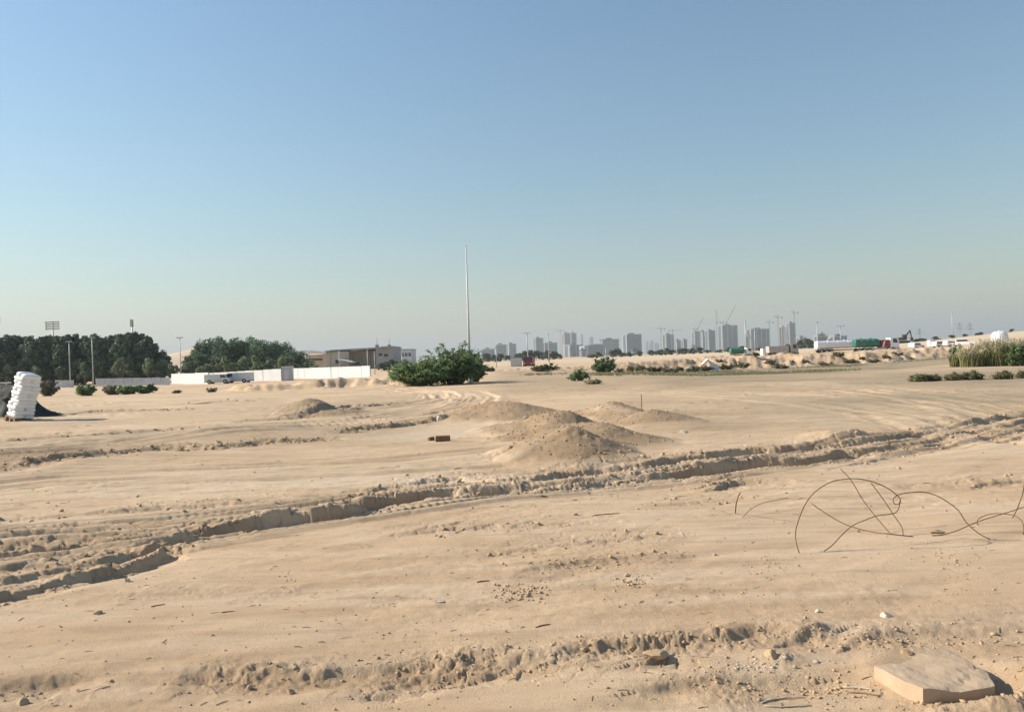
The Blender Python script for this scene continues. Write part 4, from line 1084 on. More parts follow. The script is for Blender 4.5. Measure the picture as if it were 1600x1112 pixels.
# ------------------------------------------------------------------ HALL BEHIND THE HOARDING
M_BEIGE = mat('hall_wall_beige', (.50, .45, .38), .8, .06, .3)
M_ROOFW = mat('hall_roof_white', (.72, .72, .70), .5, .04, .3)
M_DARKW = mat('hall_wall_grey', (.29, .30, .31), .7, .08, .3)
def hall():
    Y = 330; p = base(540, Y); e = empty('sports_hall', p); tag(e, 'low beige hall with pale sweeping roofs left of the big bush', 'building')
    def X(px): return at(px, 560, Y).x - p.x
    def Z(px, py): return at(px, py, Y).z - p.z
    def wall(name, px0, px1, pyt0, pyt1, y0, y1, m):
        x0, x1 = X(px0), X(px1)
        return MB().prism([(x0, -1), (x0, Z(px0, pyt0)), (x1, Z(px1, pyt1)), (x1, -1)], y0, y1).build(name, m, e)
    def roof(name, pts, y0, y1, th, m):
        top = [(X(a), Z(a, b)) for a, b in pts]
        return MB().prism(top + [(x, z - th) for x, z in top[::-1]], y0, y1).build(name, m, e)
    w = wall('wall', 474, 508, 555, 553, 4, 40, M_BEIGE)
    roof('roof', [(465, 549), (478, 547.5), (492, 547.5), (506, 548.5), (512, 550)], -4, 44, .8, M_ROOFW)
    wall('wall', 505, 545, 550, 548.5, 0, 40, M_BEIGE)
    roof('roof', [(503, 549.5), (520, 546.5), (545, 545), (566, 544), (592, 542.5)], -2, 44, .5, M_DARKW)
    wall('wall', 545, 590, 548, 547, 8, 40, mat('hall_wall_tan', (.52, .45, .35), .8, .06, .3))
    roof('roof', [(546, 547.2), (560, 545.5), (580, 544), (590, 543.5)], 2, 40, .35, M_ROOFW)
    t = wall('tower', 589.5, 616, 543, 540.5, -3, 20, M_DARKW)
    roof('tower_roof', [(591, 543.2), (603, 541), (617, 541.5)], -5, 22, .6, M_DARKW)
    for px in (590.5, 609.5):
        MB().box(X(px) - .6, X(px) + .6, -2, 0, Z(px, 543), Z(px, 538.5)).build('mast_base', M_DARKW, e)
        MB().tube([(X(px), -1, Z(px, 540)), (X(px), -1, Z(px, 528))], [.2, .1], 6).build('mast', M_POLE, e)
    roof('canopy', [(536, 561), (546, 562), (557, 565)], -10, -.5, .4, M_ROOFW)
    for i, (a, b, c, d) in enumerate([(602, 608, 553, 557), (548, 556, 566, 570), (524, 530, 562, 568), (478, 500, 560, 563), (594, 599, 552, 556)]):
        f = MB().prism([(X(a), Z(a, d)), (X(a), Z(a, c)), (X(b), Z(b, c)), (X(b), Z(b, d))], -3.1 if a > 590 else -.1 if a > 500 and a < 545 else 3.9 if a < 505 else 7.9, -3.02 if a > 590 else -.02 if a > 500 and a < 545 else 3.98 if a < 505 else 7.98).build('window', M_GLASS, e)
    for px in (515, 560, 572): MB().box(X(px) - .3, X(px) + .3, -.5 if px < 545 else 7.6, -.02 if px < 545 else 7.98, -1, Z(px, 549.5)).build('pier', M_BEIGE, e)
hall()
def pale_block():
    Y = 620; p = base(630, Y); e = empty('pale_warehouse', p); tag(e, 'pale flat-roofed warehouse between the hall and the big bush', 'building')
    M = mat('warehouse_pale', (.50, .52, .54), .7, .05, .1)
    x0, x1 = at(616, 560, Y).x - p.x, at(643, 560, Y).x - p.x; zt = at(630, 547, Y).z - p.z
    MB().box(x0, x1, 0, 30, -1, zt).build('wall', M, e)
    MB().box(x0 - .4, x1 + .4, -.4, 30.4, zt, zt + .9).build('parapet', M_DARKW, e)
    for k in range(5):
        x = x0 + (x1 - x0) * (k + .5) / 5
        MB().box(x - 1, x + 1, -.12, -.02, zt * .55, zt * .8).build('window', M_GLASS, e)
pale_block()
# ==PART4==
# ------------------------------------------------------------------ CITY
CM = {
    'grey': mat('city_concrete', (.145, .155, .168), .8, .05, .02), 'light': mat('city_light', (.34, .35, .355), .7, .04, .02), 'dark': mat('city_dark', (.075, .083, .095), .6, .05, .02),
    'glass': mat('city_glass', (.10, .13, .15), .25, .05, .02, spec=.5), 'raw': mat('city_raw_concrete', (.40, .385, .36), .9, .06, .02), 'warm': mat('city_warm', (.24, .215, .185), .8, .05, .02), 'blue': mat('city_blue', (.14, .17, .195), .4, .04, .02)}
def tower(label, px0, px1, pyt, Y, lf=.3, wall='grey', style='ribbon', top=None, theta=30, parapet=True, pyr=None):
    """lf = share of the width taken by the sunlit left flank; style: ribbon windows, piers or open raw floors"""
    th = math.radians(theta); W = (px1 - px0) * Y / FPX
    d = max(6.0, lf * W / math.sin(th)); w = (1 - lf) * W / math.cos(th)
    pc = (px0 + (px1 - px0) * lf)                   # nearest corner column
    p = base(pc, Y); p.z = min(p.z, 0.5); H = at((px0 + px1) / 2, pyt, Y).z - p.z
    e = empty('city_building', p, th); tag(e, label, 'building', 'city skyline buildings')
    n = max(3, int(H / 4.2)); fh = H / n
    if style == 'raw':
        mb = MB().box(w * .3, w * .7, d * .3, d * .7, -1, H + 5)
        mb.build('core', CM['raw'], e)
        sl = MB()
        for i in range(n + 1): sl.box(0, w, 0, d, i * fh - .35, i * fh + .35)
        s = sl.build('floor_slab', CM['raw'], e); s['kind'] = 'stuff'
        nc = max(3, int(w / 7))
        for i in range(nc + 1):
            x = w * i / nc
            MB().box(max(0, x - .8), min(w, x + .8), .3, 1.7, 0, H).build('column', CM['raw'], e)
        MB().box(1, w - 1, d * .55, d * .6, 0, H).build('infill_wall', CM[wall], e)
    else:
        MB().box(0, w, 0, d, -1, H).build('wall', CM[wall], e)
        wb = MB(); wl = MB()
        for i in range(n):
            z0 = i * fh + fh * .35; z1 = (i + 1) * fh - .25
            wb.box(.8, w - .8, -.25, -.05, z0, z1); wl.box(-.25, -.05, .8, d - .8, z0, z1)
        s = wb.build('window_band', CM['glass'], e); s['kind'] = 'stuff'
        s = wl.build('window_band', CM['glass'], e); s['kind'] = 'stuff'
        np_ = max(2, int((px1 - px0) * (1 - lf) / 4.5)) if style == 'piers' else 2
        for i in range(np_ + 1):
            x = (w - 3) * i / np_
            MB().box(x, x + (3.2 if style == 'piers' else 2), -.9, -.28, -1, H + .5).build('pier', CM['light' if i % 2 == 0 and style == 'piers' else wall], e)
        MB().box(-.9, -.28, 0, d * .22, -1, H + .4).build('pier', CM['light'], e)
        MB().box(-.9, -.28, d * .78, d, -1, H + .4).build('pier', CM['light'], e)
        if parapet: MB().box(-1.2, w + 1.2, -1.2, d + 1.2, H + .5, H + 2.6).build('parapet', CM['light' if wall != 'light' else 'dark'], e)
        MB().box(w * .3, w * .6, d * .3, d * .7, H + 2.6, H + 6).build('plant_room', CM['dark'], e)
    return e
tower('low wide flat office block right of the big bush, leftmost of the skyline', 752, 773, 546, 2300, .1, 'grey')
tower('twin-slab office block with white flank, left slab', 775, 791, 539, 2350, .1, 'blue')
tower('twin-slab office block with white flank, right slab', 790, 807, 538, 2450, .35, 'grey', 'piers')
tower('square dark tower above the dark tree row', 834, 850, 529, 2500, .25, 'blue', 'piers')
tower('lower dark wing right of the square dark tower', 850, 872, 536, 2560, .1, 'dark')
tower('tall tower with white stripe beside a crane mast, left of the spire', 879, 892, 521, 2900, .3, 'warm', 'piers')
tower('tall dark-sided tower just below the distant spire', 891, 902, 521, 2950, .25, 'dark', 'piers')
tower('faint slim tower right of the spire', 908, 912, 523, 5200, .3, 'grey', 'piers')
tower('faint pale tower between the slim tower and the banded block', 921, 928, 527, 5000, .3, 'grey')
tower('mid-rise block with bright white flank below the crane tower', 882, 911, 540, 2050, .3, 'grey', 'piers')
def curved_block():
    Y = 2000; p = base(920, Y); p.z = 0; e = empty('city_building', p, math.radians(24)); tag(e, 'blue-grey block with curved roofline, left of the banded block', 'building', 'city skyline buildings')
    w = 25 * Y / FPX / .91; H = at(930, 538, Y).z
    prof = [(0, -1), (0, H * .93)] + [(w * t, H * (.93 + .11 * math.sin(math.pi * min(1, t * 1.1) * .75) - .5 * max(0, t - .75) ** 1.5)) for t in np.linspace(.05, 1, 12)] + [(w, -1)]
    MB().prism([(float(a), float(b)) for a, b in prof], 0, 30).build('wall', CM['blue'], e)
    MB().box(-12, -.1, 1, 29, -1, H * .9).build('flank', CM['light'], e)
    g = MB()
    for i in range(10): g.box(1.5, w * .9, -.3, -.05, H * (.06 + .085 * i), H * (.1 + .085 * i))
    s = g.build('window_band', CM['glass'], e); s['kind'] = 'stuff'
    for i in range(6): MB().box(w * i / 6 + .5, w * i / 6 + 1.7, -.7, -.32, -1, H * .88).build('pier', CM['blue'], e)
curved_block()
tower('long banded block with pale floors right of the curved block', 939, 970, 531, 2150, .1, 'light', 'ribbon')
tower('big dark slab block with white left edge, right of the banded block', 975, 1005, 523, 2250, .18, 'dark', 'ribbon', theta=24)
for i, (a, b, t) in enumerate([(1009, 1014, 534), (1016, 1022, 532), (1024, 1031, 536)]):
    tower(['very faint far tower, left of three behind the big dark slab', 'very faint far tower, middle of three behind the big dark slab', 'very faint far tower, right of three behind the big dark slab'][i], a, b, t, 6500, .3, 'grey')
tower('dark tower with white roof edge between two tower cranes', 1037, 1055, 523, 2500, .25, 'dark', 'piers')
tower('lower block right of the tower with white roof edge', 1055, 1066, 532, 2600, .2, 'warm', 'piers')
tower('small block with white flank left of the cluster of luffing cranes', 1066, 1075, 531, 2550, .3, 'grey')
tower('slim grey tower at the left of the crane cluster', 1083, 1095, 519, 2500, .3, 'warm', 'piers')
tower('pale narrow tower in the middle of the crane cluster', 1095, 1105, 518, 2560, .4, 'light', 'piers')
tower('grey tower right of the pale narrow tower in the crane cluster', 1104, 1120, 517, 2480, .25, 'blue', 'piers')
tower('very broad grey tower block, tallest of the middle group', 1125, 1157, 509, 2450, .15, 'grey', 'piers', theta=25)
tower('broad striped dark block, right neighbour of the tallest block', 1170, 1207, 514.5, 2420, .12, 'dark', 'piers', theta=22)
tower('raw concrete tower frame under construction, left half of the pair', 1218, 1232, 511, 2350, .35, 'grey', 'raw')
tower('grey tower with stepped top right of the raw concrete frame', 1232, 1246, 505, 2400, .2, 'warm', 'piers')
tower('low dark block behind the white tanker, left one', 1275, 1298, 526, 1500, .15, 'grey')
tower('low dark block behind the white tanker, right one', 1300, 1330, 526, 1600, .15, 'grey')
tower('small rooftop block on the left low block behind the white tanker', 1284, 1291, 523, 1560, .2, 'dark')
tower('low grey block right of the stepped tower', 1247, 1263, 528, 1900, .2, 'grey')
tower('low white building strip below the big dark slab', 986, 1000, 549, 1300, .2, 'light')
tower('low white building left of the curved block', 906, 916, 548, 1400, .3, 'light')
def spire():
    Y = 7500; p = base(896.5, Y); p.z = 0; H = at(896.5, 509.5, Y).z
    e = empty('spire_tower', p); tag(e, 'very faint needle-like skyscraper rising behind the city', 'skyscraper')
    lv = [(0, 30), (.3, 26), (.3, 21), (.52, 19), (.52, 14), (.7, 12), (.7, 7), (.84, 5), (.84, 2.5), (1, .8)]
    for i in range(0, 10, 2):
        (t0, r0), (t1, r1) = lv[i], lv[i + 1]
        MB().tube([(0, 0, H * t0), (0, 0, H * t1)], [r0, r1], 9).build('tier', CM['glass'], e)
spire()

M_CRANE = mat('crane_steel', (.22, .20, .19), .6, .1, .1)
def lattice(mb, a, b, w, t, n):
    a, b = Vector(a), Vector(b); d = (b - a).normalized()
    s = Vector((0, 1, 0)); u = d.cross(s).normalized()
    cs = [(u * i + s * j) * w * .5 for i in (-1, 1) for j in (-1, 1)]
    for c in cs: mb.tube([a + c, b + c], t, 4)
    for k in range(n):
        p, q = a + (b - a) * k / n, a + (b - a) * (k + 1) / n
        for c0, c1 in ((0, 2), (1, 3)) if k % 2 else ((2, 0), (3, 1)): mb.tube([p + cs[c0], q + cs[c1]], t * .6, 3)
def crane(label, px, pytop, Y, jib, kind='flat', th=.22):
    """jib: pixel end point of the jib"""
    p = base(px, Y); p.z = 0; H = at(px, pytop, Y).z
    e = empty('tower_crane', p); tag(e, label, 'crane', 'tower cranes over the city')
    mb = MB(); lattice(mb, (0, 0, 0), (0, 0, H), 2.6, th, 16); mb.build('mast', M_CRANE, e)
    MB().box(-1.6, 1.6, -1.6, 1.6, H - 1.5, H + 2).build('slewing_cab', M_CRANE, e)
    q = at(jib[0], jib[1], Y) - p
    mb = MB(); lattice(mb, (0, 0, H + 1), (q.x, 0, q.z), 1.7, th * .8, 12); mb.build('jib', M_CRANE, e)
    s = -1 if q.x > 0 else 1
    mb = MB(); lattice(mb, (0, 0, H + 1), (s * 12, 0, H + 2), 1.7, th * .8, 4); mb.build('counter_jib', M_CRANE, e)
    MB().box(s * 12 - 1.8, s * 12 + 1.8, -1.4, 1.4, H - 2.5, H + 1.6).build('counterweight', M_CRANE, e)
    if kind == 'flat':
        mb = MB(); lattice(mb, (0, 0, H + 2), (0, 0, H + 9), 1.2, th * .7, 3); mb.build('apex', M_CRANE, e)
        MB().tube([(0, 0, H + 9), (q.x * .7, 0, H + 1 + (q.z - H - 1) * .7 + .8)], .22, 4).build('tie', M_CRANE, e)
    else:
        MB().tube([(s * 10, 0, H + 3), (q.x * .85, 0, H + (q.z - H) * .85 + .8)], .2, 4).build('tie', M_CRANE, e)
crane('tower crane mast at the left of the white-striped tower', 877, 517, 2850, (866, 516))
crane('tower crane left of the tower with white roof edge', 1034, 514, 2450, (1025, 513))
crane('tower crane with long jib right of the tower with white roof edge', 1052, 517, 2450, (1066, 515))
crane('luffing crane with slanted jib, leftmost of the three luffing cranes', 1091, 514, 2450, (1099, 496), 'luff')
crane('luffing crane with nearly upright jib, middle of the three luffing cranes', 1121.5, 504, 2440, (1118.5, 483), 'luff')
crane('luffing crane with long slanted jib over the tallest broad block', 1137, 504, 2440, (1149, 477), 'luff')
crane('tower crane with short jib over the striped dark block', 1203.5, 504, 2400, (1196, 502))
crane('tower crane with jib to the left beside the raw concrete frame', 1217, 496, 2340, (1209, 494))
crane('tallest tower crane above the stepped tower', 1242.5, 489, 2400, (1236, 486))
def pylon(label, px, pyt, Y):
    p = base(px, Y); p.z = 0; H = at(px, pyt, Y).z
    e = empty('power_pylon', p); tag(e, label, 'pylon', 'power pylons on the right')
    mb = MB(); b = H * .11
    for i in (-1, 1):
        for j in (-1, 1): mb.tube([(i * b, j * b, 0), (i * b * .25, j * b * .25, H * .7), (0, 0, H)], .18, 4)
    for k in range(7):
        z0, z1 = H * .7 * k / 7, H * .7 * (k + 1) / 7; w0, w1 = b * (1 - .75 * k / 7), b * (1 - .75 * (k + 1) / 7)
        for s in (-1, 1): mb.tube([(-w0 * s, -w0, z0), (w1 * s, -w1, z1)], .09, 3)
    mb.build('lattice_body', M_POLE, e)
    for t, l in ((.7, .24), (.82, .2), (.93, .15)):
        MB().prism([(-H * l, H * t), (0, H * t + 1.2), (H * l, H * t), (0, H * t - .3)], -.25, .25).build('crossarm', M_POLE, e)
pylon('faint power pylon above the excavator side, left of three', 1437, 513, 1200)
pylon('faint power pylon above the parked cars, middle of three', 1500, 504, 1250)
pylon('faint power pylon above the parked cars, right of three', 1516, 504, 1250)

# ------------------------------------------------------------------ SACK STACK, TARP HEAP
M_SACK = mat('white_sack', (.80, .80, .79), .55, .04, 6, spec=.3, dirt=((.55, .5, .42), .2))
def pillow(l, w, h, seed):
    rg = np.random.default_rng(seed); nu, nv = 16, 10; V, F = [], []
    for i in range(nv + 1):
        v = -math.pi / 2 + math.pi * i / nv
        for j in range(nu):
            u = 2 * math.pi * j / nu
            f = lambda t, e: math.copysign(abs(t) ** e, t)
            x = f(math.cos(v), .45) * f(math.cos(u), .35); y = f(math.cos(v), .45) * f(math.sin(u), .35); z = f(math.sin(v), .8)
            wr = 1 + .05 * math.sin(9 * x + seed) * math.cos(7 * y + seed)
            V.append((x * l / 2 * (1 + .02 * math.sin(5 * y + seed)), y * w / 2, z * h / 2 * wr + rg.normal(0, .0025)))
    for i in range(nv):
        for j in range(nu): F.append((i * nu + j, i * nu + (j + 1) % nu, (i + 1) * nu + (j + 1) % nu, (i + 1) * nu + j))
    return mesh_np('sack', np.array(V), np.array(F))
def sack_stack():
    p = gpt(29, 656)
    e = empty('sack_stack', p); e.rotation_euler = (math.radians(-2), math.radians(12.5), math.radians(52))
    e.rotation_mode = 'QUATERNION'
    e.rotation_quaternion = (Matrix.Rotation(math.radians(15.5), 3, 'Y') @ Matrix.Rotation(math.radians(-31), 3, 'Z')).to_quaternion()
    tag(e, 'leaning stack of plump white sacks on a pallet at the left edge', 'sack stack')
    H = at(40, 583, p.y).z - p.z; n = 12; S = .68; dh = (H - .14) / n
    vs = [pillow(S * 1.04, S * .55, dh * 1.36, k) for k in range(4)]
    for me in vs:
        me.materials.append(M_SACK); me.polygons.foreach_set('use_smooth', [True] * len(me.polygons))
    for i in range(n):
        for k in (-1, 1):
            o = link('sack', vs[(i * 2 + k) % 4], None, e)
            g = S * .26 * k; z = .16 + (i + .5) * dh
            jx, jy = random.uniform(-.035, .035), random.uniform(-.035, .035)
            if i % 2 == 0: o.location = (jx, g + jy, z)
            else: o.location = (g + jx, jy, z); o.rotation_euler = (random.uniform(-.05, .05), 0, math.pi / 2 + random.uniform(-.06, .06))
            if i == n - 1: o.scale = (.9, .9, 1.1)
    M = mat('pallet_wood', (.30, .22, .14), .9, .2, 6)
    for k in range(5): MB().box(-S * .52, S * .52, -S * .5 + k * S * .22, -S * .5 + k * S * .22 + .1, .11, .14).build('deck_board', M, e)
    for k in range(3): MB().box(-S * .5 + k * S * .45, -S * .5 + k * S * .45 + .09, -S * .5, S * .5, -.08, .11).build('bearer', M, e)
    # dark tarpaulin heap behind it
    rg = np.random.default_rng(3); nx, ny = 60, 26; V = []
    xs = np.linspace(-2.4, 1.25, nx); ys = np.linspace(-1.1, 1.4, ny)
    hx = np.interp(xs, [-2.4, -1.9, -.75, -.45, -.2, .2, .55, .85, 1.25], [.95, 1.3, 1.32, 1.15, .65, .26, .10, -.02, -.06])
    X, Yg = np.meshgrid(xs, ys, indexing='ij')
    cross = np.clip(1 - np.abs(Yg / 1.25 - .1) ** 1.5, -.1, 1)
    Z = hx[:, None] * cross + .10 * vn(X / .3, Yg / .3, 5) + .05 * vn(X / .1, Yg / .1, 6)
    q = gpt(31, 653); q.y += 1.2; q.x -= .15
    base_z = np.array([relief(q.x + X.ravel(), q.y + Yg.ravel())[0]]).reshape(X.shape)
    Vv = np.stack([X, Yg, np.maximum(Z, -.06) + base_z - q.z], -1).reshape(-1, 3)
    i = np.arange(nx - 1)[:, None] * ny; j = np.arange(ny - 1)[None]
    Fq = np.stack([i + j, i + ny + j, i + ny + j + 1, i + j + 1], -1).reshape(-1, 4)
    o = link('tarpaulin_heap', mesh_np('tarpaulin_heap', Vv, Fq), mat('dark_tarpaulin', (.022, .028, .022), .7, .3, 5, bump=.3), None, q, smooth=True)
    tag(o, 'heap under a dark green tarpaulin behind the leaning white sacks', 'tarpaulin')
    pl = MB().box(-.75, .55, -.08, .08, 0, .05).build('plank', M_WHITE, None, q + Vector((-1.3, -.35, 1.38)), .05)
    tag(pl, 'pale plank lying on top of the dark tarpaulin heap at the left edge', 'plank')
sack_stack()

# ------------------------------------------------------------------ FOREGROUND OBJECTS
def rock(name, label, px, py, w, h, m=M_STONE, d=None, seed=0, rz=0., sink=.42, cat='stone', group=None):
    p = gpt(px, py); rg = np.random.default_rng(seed + 77); d = d or w * .8
    import bmesh
    bm = bmesh.new(); bmesh.ops.create_icosphere(bm, subdivisions=2, radius=1)
    offs = rg.normal(0, 1, (9, 3)); offs /= np.linalg.norm(offs, axis=1)[:, None]; cut = rg.uniform(.4, .75, 9)
    for v in bm.verts:
        c = np.array(v.co)
        for o_, k in zip(offs, cut):
            t = c @ o_
            if t > k: c = c - o_ * (t - k) * .92
        c = c * (1 + rg.normal(0, .03))
        v.co = (c[0] * w * .6, c[1] * d * .6, c[2] * h * .75)
    me = bpy.data.meshes.new(name); bm.to_mesh(me); bm.free()
    o = link(name, me, m, None, p + Vector((0, 0, h * (.5 - sink))), rz)
    tag(o, label, cat, group); return o
def px2m(n, px, py):
    return n * gpt(px, py).y / FPX
M_CHALK = mat('chalk_white', (.48, .41, .315), .9, .08, 10, bump=.4)
M_BRICK = mat('brown_brick', (.20, .12, .07), .9, .15, 8, bump=.4)
rock('white_rock', 'white rock on the rut edge above the lone brown brick', 688, 659, .19, .20, mat('pale_rock', (.60, .53, .43), .9, .08, 10, bump=.4), seed=1, sink=.12)
def brick_block():
    p = gpt(692, 689); e = MB().box(-.16, .16, -.09, .09, -.02, .12).build('brown_brick', M_BRICK, None, p, math.radians(6))
    bv = e.modifiers.new('bevel', 'BEVEL'); bv.width = .008
    tag(e, 'lone brown brick block lying on the pale sand left of the spoil heaps', 'brick')
    p = gpt(674, 688); e = MB().prism([(-.06, -.02), (-.07, .07), (.05, .09), (.07, -.02)], -.05, .05).build('brick_fragment', M_BRICK, None, p, .5)
    tag(e, 'small brick fragment just left of the lone brown brick', 'brick')
brick_block()
rock('white_stone', 'small white stone on the sand below the bent wires', 1277, 956, .045, .03, M_CHALK, seed=2)
rock('white_stone', 'tiny white stone beside the white crumbs near the slab', 1275, 1034, .035, .02, M_CHALK, seed=3)
rock('white_stone', 'white stone at the foot of the stepped rut wall at left', 199, 908, .06, .05, M_CHALK, seed=4)
rock('white_stone', 'round white stone stuck in the dark rut wall left of centre', 583, 796, .09, .10, M_CHALK, seed=5)
rock('white_stone', 'white stone at the start of the far rut below the spoil heaps', 1128, 715, .13, .10, M_CHALK, seed=6)
rock('sand_stone', 'beige stone alone on the flat sand right of the spoil heaps', 1068, 672, .16, .09, M_STONE, seed=7)
rock('sand_stone', 'beige stone with dark shadow on the sand below the wires', 1383, 963, .09, .04, M_STONE, seed=8)
rock('sand_stone', 'rounded sand lump at the upper edge of the white crumbs', 1206, 1025, .10, .05, M_CLOD, seed=9)
rock('sand_stone', 'wedge of crust standing in front of the near scarp at left', 455, 1083, .05, .05, M_CLOD, seed=10)
rock('sand_stone', 'flat lump lying on the ground between the wire ends', 1465, 832, .14, .05, M_CLOD, seed=11)
rock('sand_stone', 'pale stone on the crest of the second spoil heap', 880, 668, .12, .06, M_STONE, seed=12)
rock('sand_stone', 'pale stone on the left shoulder of the near spoil heap', 838, 687, .11, .06, M_STONE, seed=13)
rock('sand_stone', 'stone on the left slope of the third spoil heap', 822, 663, .14, .08, M_STONE, seed=14)
rock('sand_stone', 'long boulder at the right end of the near scarp', 1025, 1033, .16, .05, M_CLOD, seed=15, d=.08)
rock('sand_stone', 'crust block at the left end of the near scarp', 35, 1098, .08, .04, M_CLOD, seed=16)
rock('sand_stone', 'squat stone on the edge of the wide rut at far left', 152, 958, .07, .03, M_CLOD, seed=17)
rock('sand_stone', 'rough lump behind the big stone slab, left of its back corner', 1416, 1019, .07, .04, M_CLOD, seed=18)
def paper():
    p = gpt(687, 940); e = MB().add([(-.03, -.015, .002), (.03, -.02, .008), (.035, .02, .004), (-.025, .025, .012), (-.03, -.015, 0), (.03, -.02, .006), (.035, .02, .002), (-.025, .025, .010)], [(0, 1, 2, 3), (7, 6, 5, 4), (0, 4, 5, 1), (1, 5, 6, 2), (2, 6, 7, 3), (3, 7, 4, 0)]).build('paper_scrap', M_CHALK, None, p)
    tag(e, 'small white scrap lying alone on the smooth sand', 'paper')
paper()
def slab():
    import bmesh
    zt = .09
    pts = [(1366, 1037), (1408, 1033), (1436, 1024), (1472, 1014), (1500, 1023), (1520, 1037), (1540, 1042), (1554, 1066), (1530, 1073), (1500, 1077), (1442, 1079)]
    top = [Vector(gnd(a, b, zt) + (zt,)) for a, b in pts]
    c = sum(top, Vector()) / len(top)
    gz = -.012
    bm = bmesh.new()
    tv = [bm.verts.new((v.x - c.x, v.y - c.y, zt - gz + .012 * random.uniform(-1, 1))) for v in top]
    bv = [bm.verts.new(((v.x - c.x) * 1.01, (v.y - c.y) * 1.0, -.025)) for v in top]
    bm.faces.new(tv)
    bm.faces.new(bv[::-1]); n = len(top)
    for i in range(n): bm.faces.new((tv[i], bv[i], bv[(i + 1) % n], tv[(i + 1) % n]))
    bmesh.ops.recalc_face_normals(bm, faces=bm.faces[:])
    bmesh.ops.triangulate(bm, faces=bm.faces[:])
    bmesh.ops.subdivide_edges(bm, edges=[e for e in bm.edges if e.calc_length() > .05], cuts=3, use_grid_fill=True)
    bmesh.ops.subdivide_edges(bm, edges=[e for e in bm.edges if e.calc_length() > .03], cuts=2, use_grid_fill=True)
    co = np.array([v.co for v in bm.verts])
    dz = .010 * vn(co[:, 0] / .11, co[:, 1] / .11, 7) + .005 * vn(co[:, 0] / .03, co[:, 1] / .03 + co[:, 2] / .03, 8)
    step = .010 * sstep(.0, .02, (co[:, 0] - .03) * .8 - (co[:, 1] + .03) * .75 + .05 * vn(co[:, 0] / .08, co[:, 1] / .08, 9) - .03)
    for v, d, s in zip(bm.verts, dz, step):
        v.co.z += d - (s if v.co.z > .055 else 0)
        v.co.x += d * .5; v.co.y += d * .5
    me = bpy.data.meshes.new('stone_slab'); bm.to_mesh(me); bm.free()
    o = link('stone_slab', me, mat('slab_stone', (.47, .345, .235), .9, .10, 9, spec=.15, bump=.15, dirt=((.45, .33, .21), .4)), None, Vector((c.x, c.y, gz)))
    tag(o, 'large flat angular stone slab in the bottom right corner', 'stone slab')
slab()

def wz(pts, y0, y1, bulge=0.0, dip=None):
    """wire points in photo pixels -> places, depth running from y0 to y1 with a bulge between"""
    out = []
    n = len(pts)
    for i, (u, v) in enumerate(pts):
        t = i / (n - 1); px, py = 1130 + u / 3.404, 700 + v / 3.404
        Y = y0 + (y1 - y0) * t + bulge * math.sin(math.pi * t)
        p = at(px, py, Y)
        g = zat(p.x, p.y) + .006
        if p.z < g: p = gpt(px, py) + Vector((0, 0, .006))
        out.append(p)
    # smooth (Catmull-Rom)
    res = []
    for i in range(n - 1):
        a, b, c, d = out[max(0, i - 1)], out[i], out[i + 1], out[min(n - 1, i + 2)]
        for k in range(5):
            t = k / 5
            res.append(.5 * ((2 * b) + (c - a) * t + (2 * a - 5 * b + 4 * c - d) * t * t + (3 * b - a - 3 * c + d) * t ** 3))
    res.append(out[-1]); return res
def foot(u, v):
    return gpt(1130 + u / 3.404, 700 + v / 3.404).y
def wire(label, pts, y0=None, y1=None, bulge=0.0, r=.0042):
    y0 = y0 or foot(*pts[0]); y1 = y1 or foot(*pts[-1])
    P = wz(pts, y0, y1, bulge)
    o0 = P[0].copy()
    o = MB().tube([p - o0 for p in P], r, 6).build('bent_wire', M_RUST, None, o0, smooth=True)
    tag(o, label, 'wire', 'rusty bent wires on the right')
wire('long rusty wire making the big arch, a small loop and a second arch', [(405,562),(388,500),(385,450),(395,400),(430,310),(480,240),(560,185),(640,165),(720,163),(800,180),(870,210),(925,250),(943,275),(935,295),(915,298),(904,280),(910,262),(940,245),(1000,235),(1060,233),(1130,250),(1200,290),(1250,330),(1290,390),(1330,430),(1380,465),(1418,486)], bulge=.25)
wire('rusty wire running from the small loop down left to the sand', [(938,280),(936,310),(922,338),(890,350),(820,358),(760,380),(690,410),(630,462),(580,515),(536,552)], 7.1, None)
wire('rusty wire slanting down from above the big arch, left of two', [(622,108),(680,170),(740,270),(800,350),(850,410),(888,455)], 7.7, None)
wire('rusty wire slanting down under the big arch, right of two', [(785,182),(850,270),(910,360),(950,420),(957,468)], 7.4, None)
wire('rusty wire sweeping low along the sand under the big arch', [(470,295),(560,355),(640,400),(720,428),(800,446),(900,457),(1010,472)], 7.6, None)
wire('rusty wire rising from the sand to the right frame edge', [(1110,467),(1170,463),(1250,435),(1330,400),(1400,375),(1500,345),(1600,313),(1700,285)], None, 7.2)
wire('thin rusty wire bowed over near the right frame edge', [(1360,412),(1350,395),(1365,370),(1420,350),(1480,348),(1550,358),(1590,390),(1600,440),(1595,460)], None, None, .1, .004)
wire('rusty wire standing upright at the right frame edge', [(1606,150),(1600,200),(1590,250),(1560,330),(1538,374)], 7.5, None, r=.005)
wire('short rusty wire end sticking up left of the big arch', [(90,235),(70,290),(65,347)], 8.0, None, r=.006)
wire('thin rusty wire bowed low left of the big arch', [(105,370),(140,330),(200,295),(270,278),(345,264)], None, 8.6, r=.003)

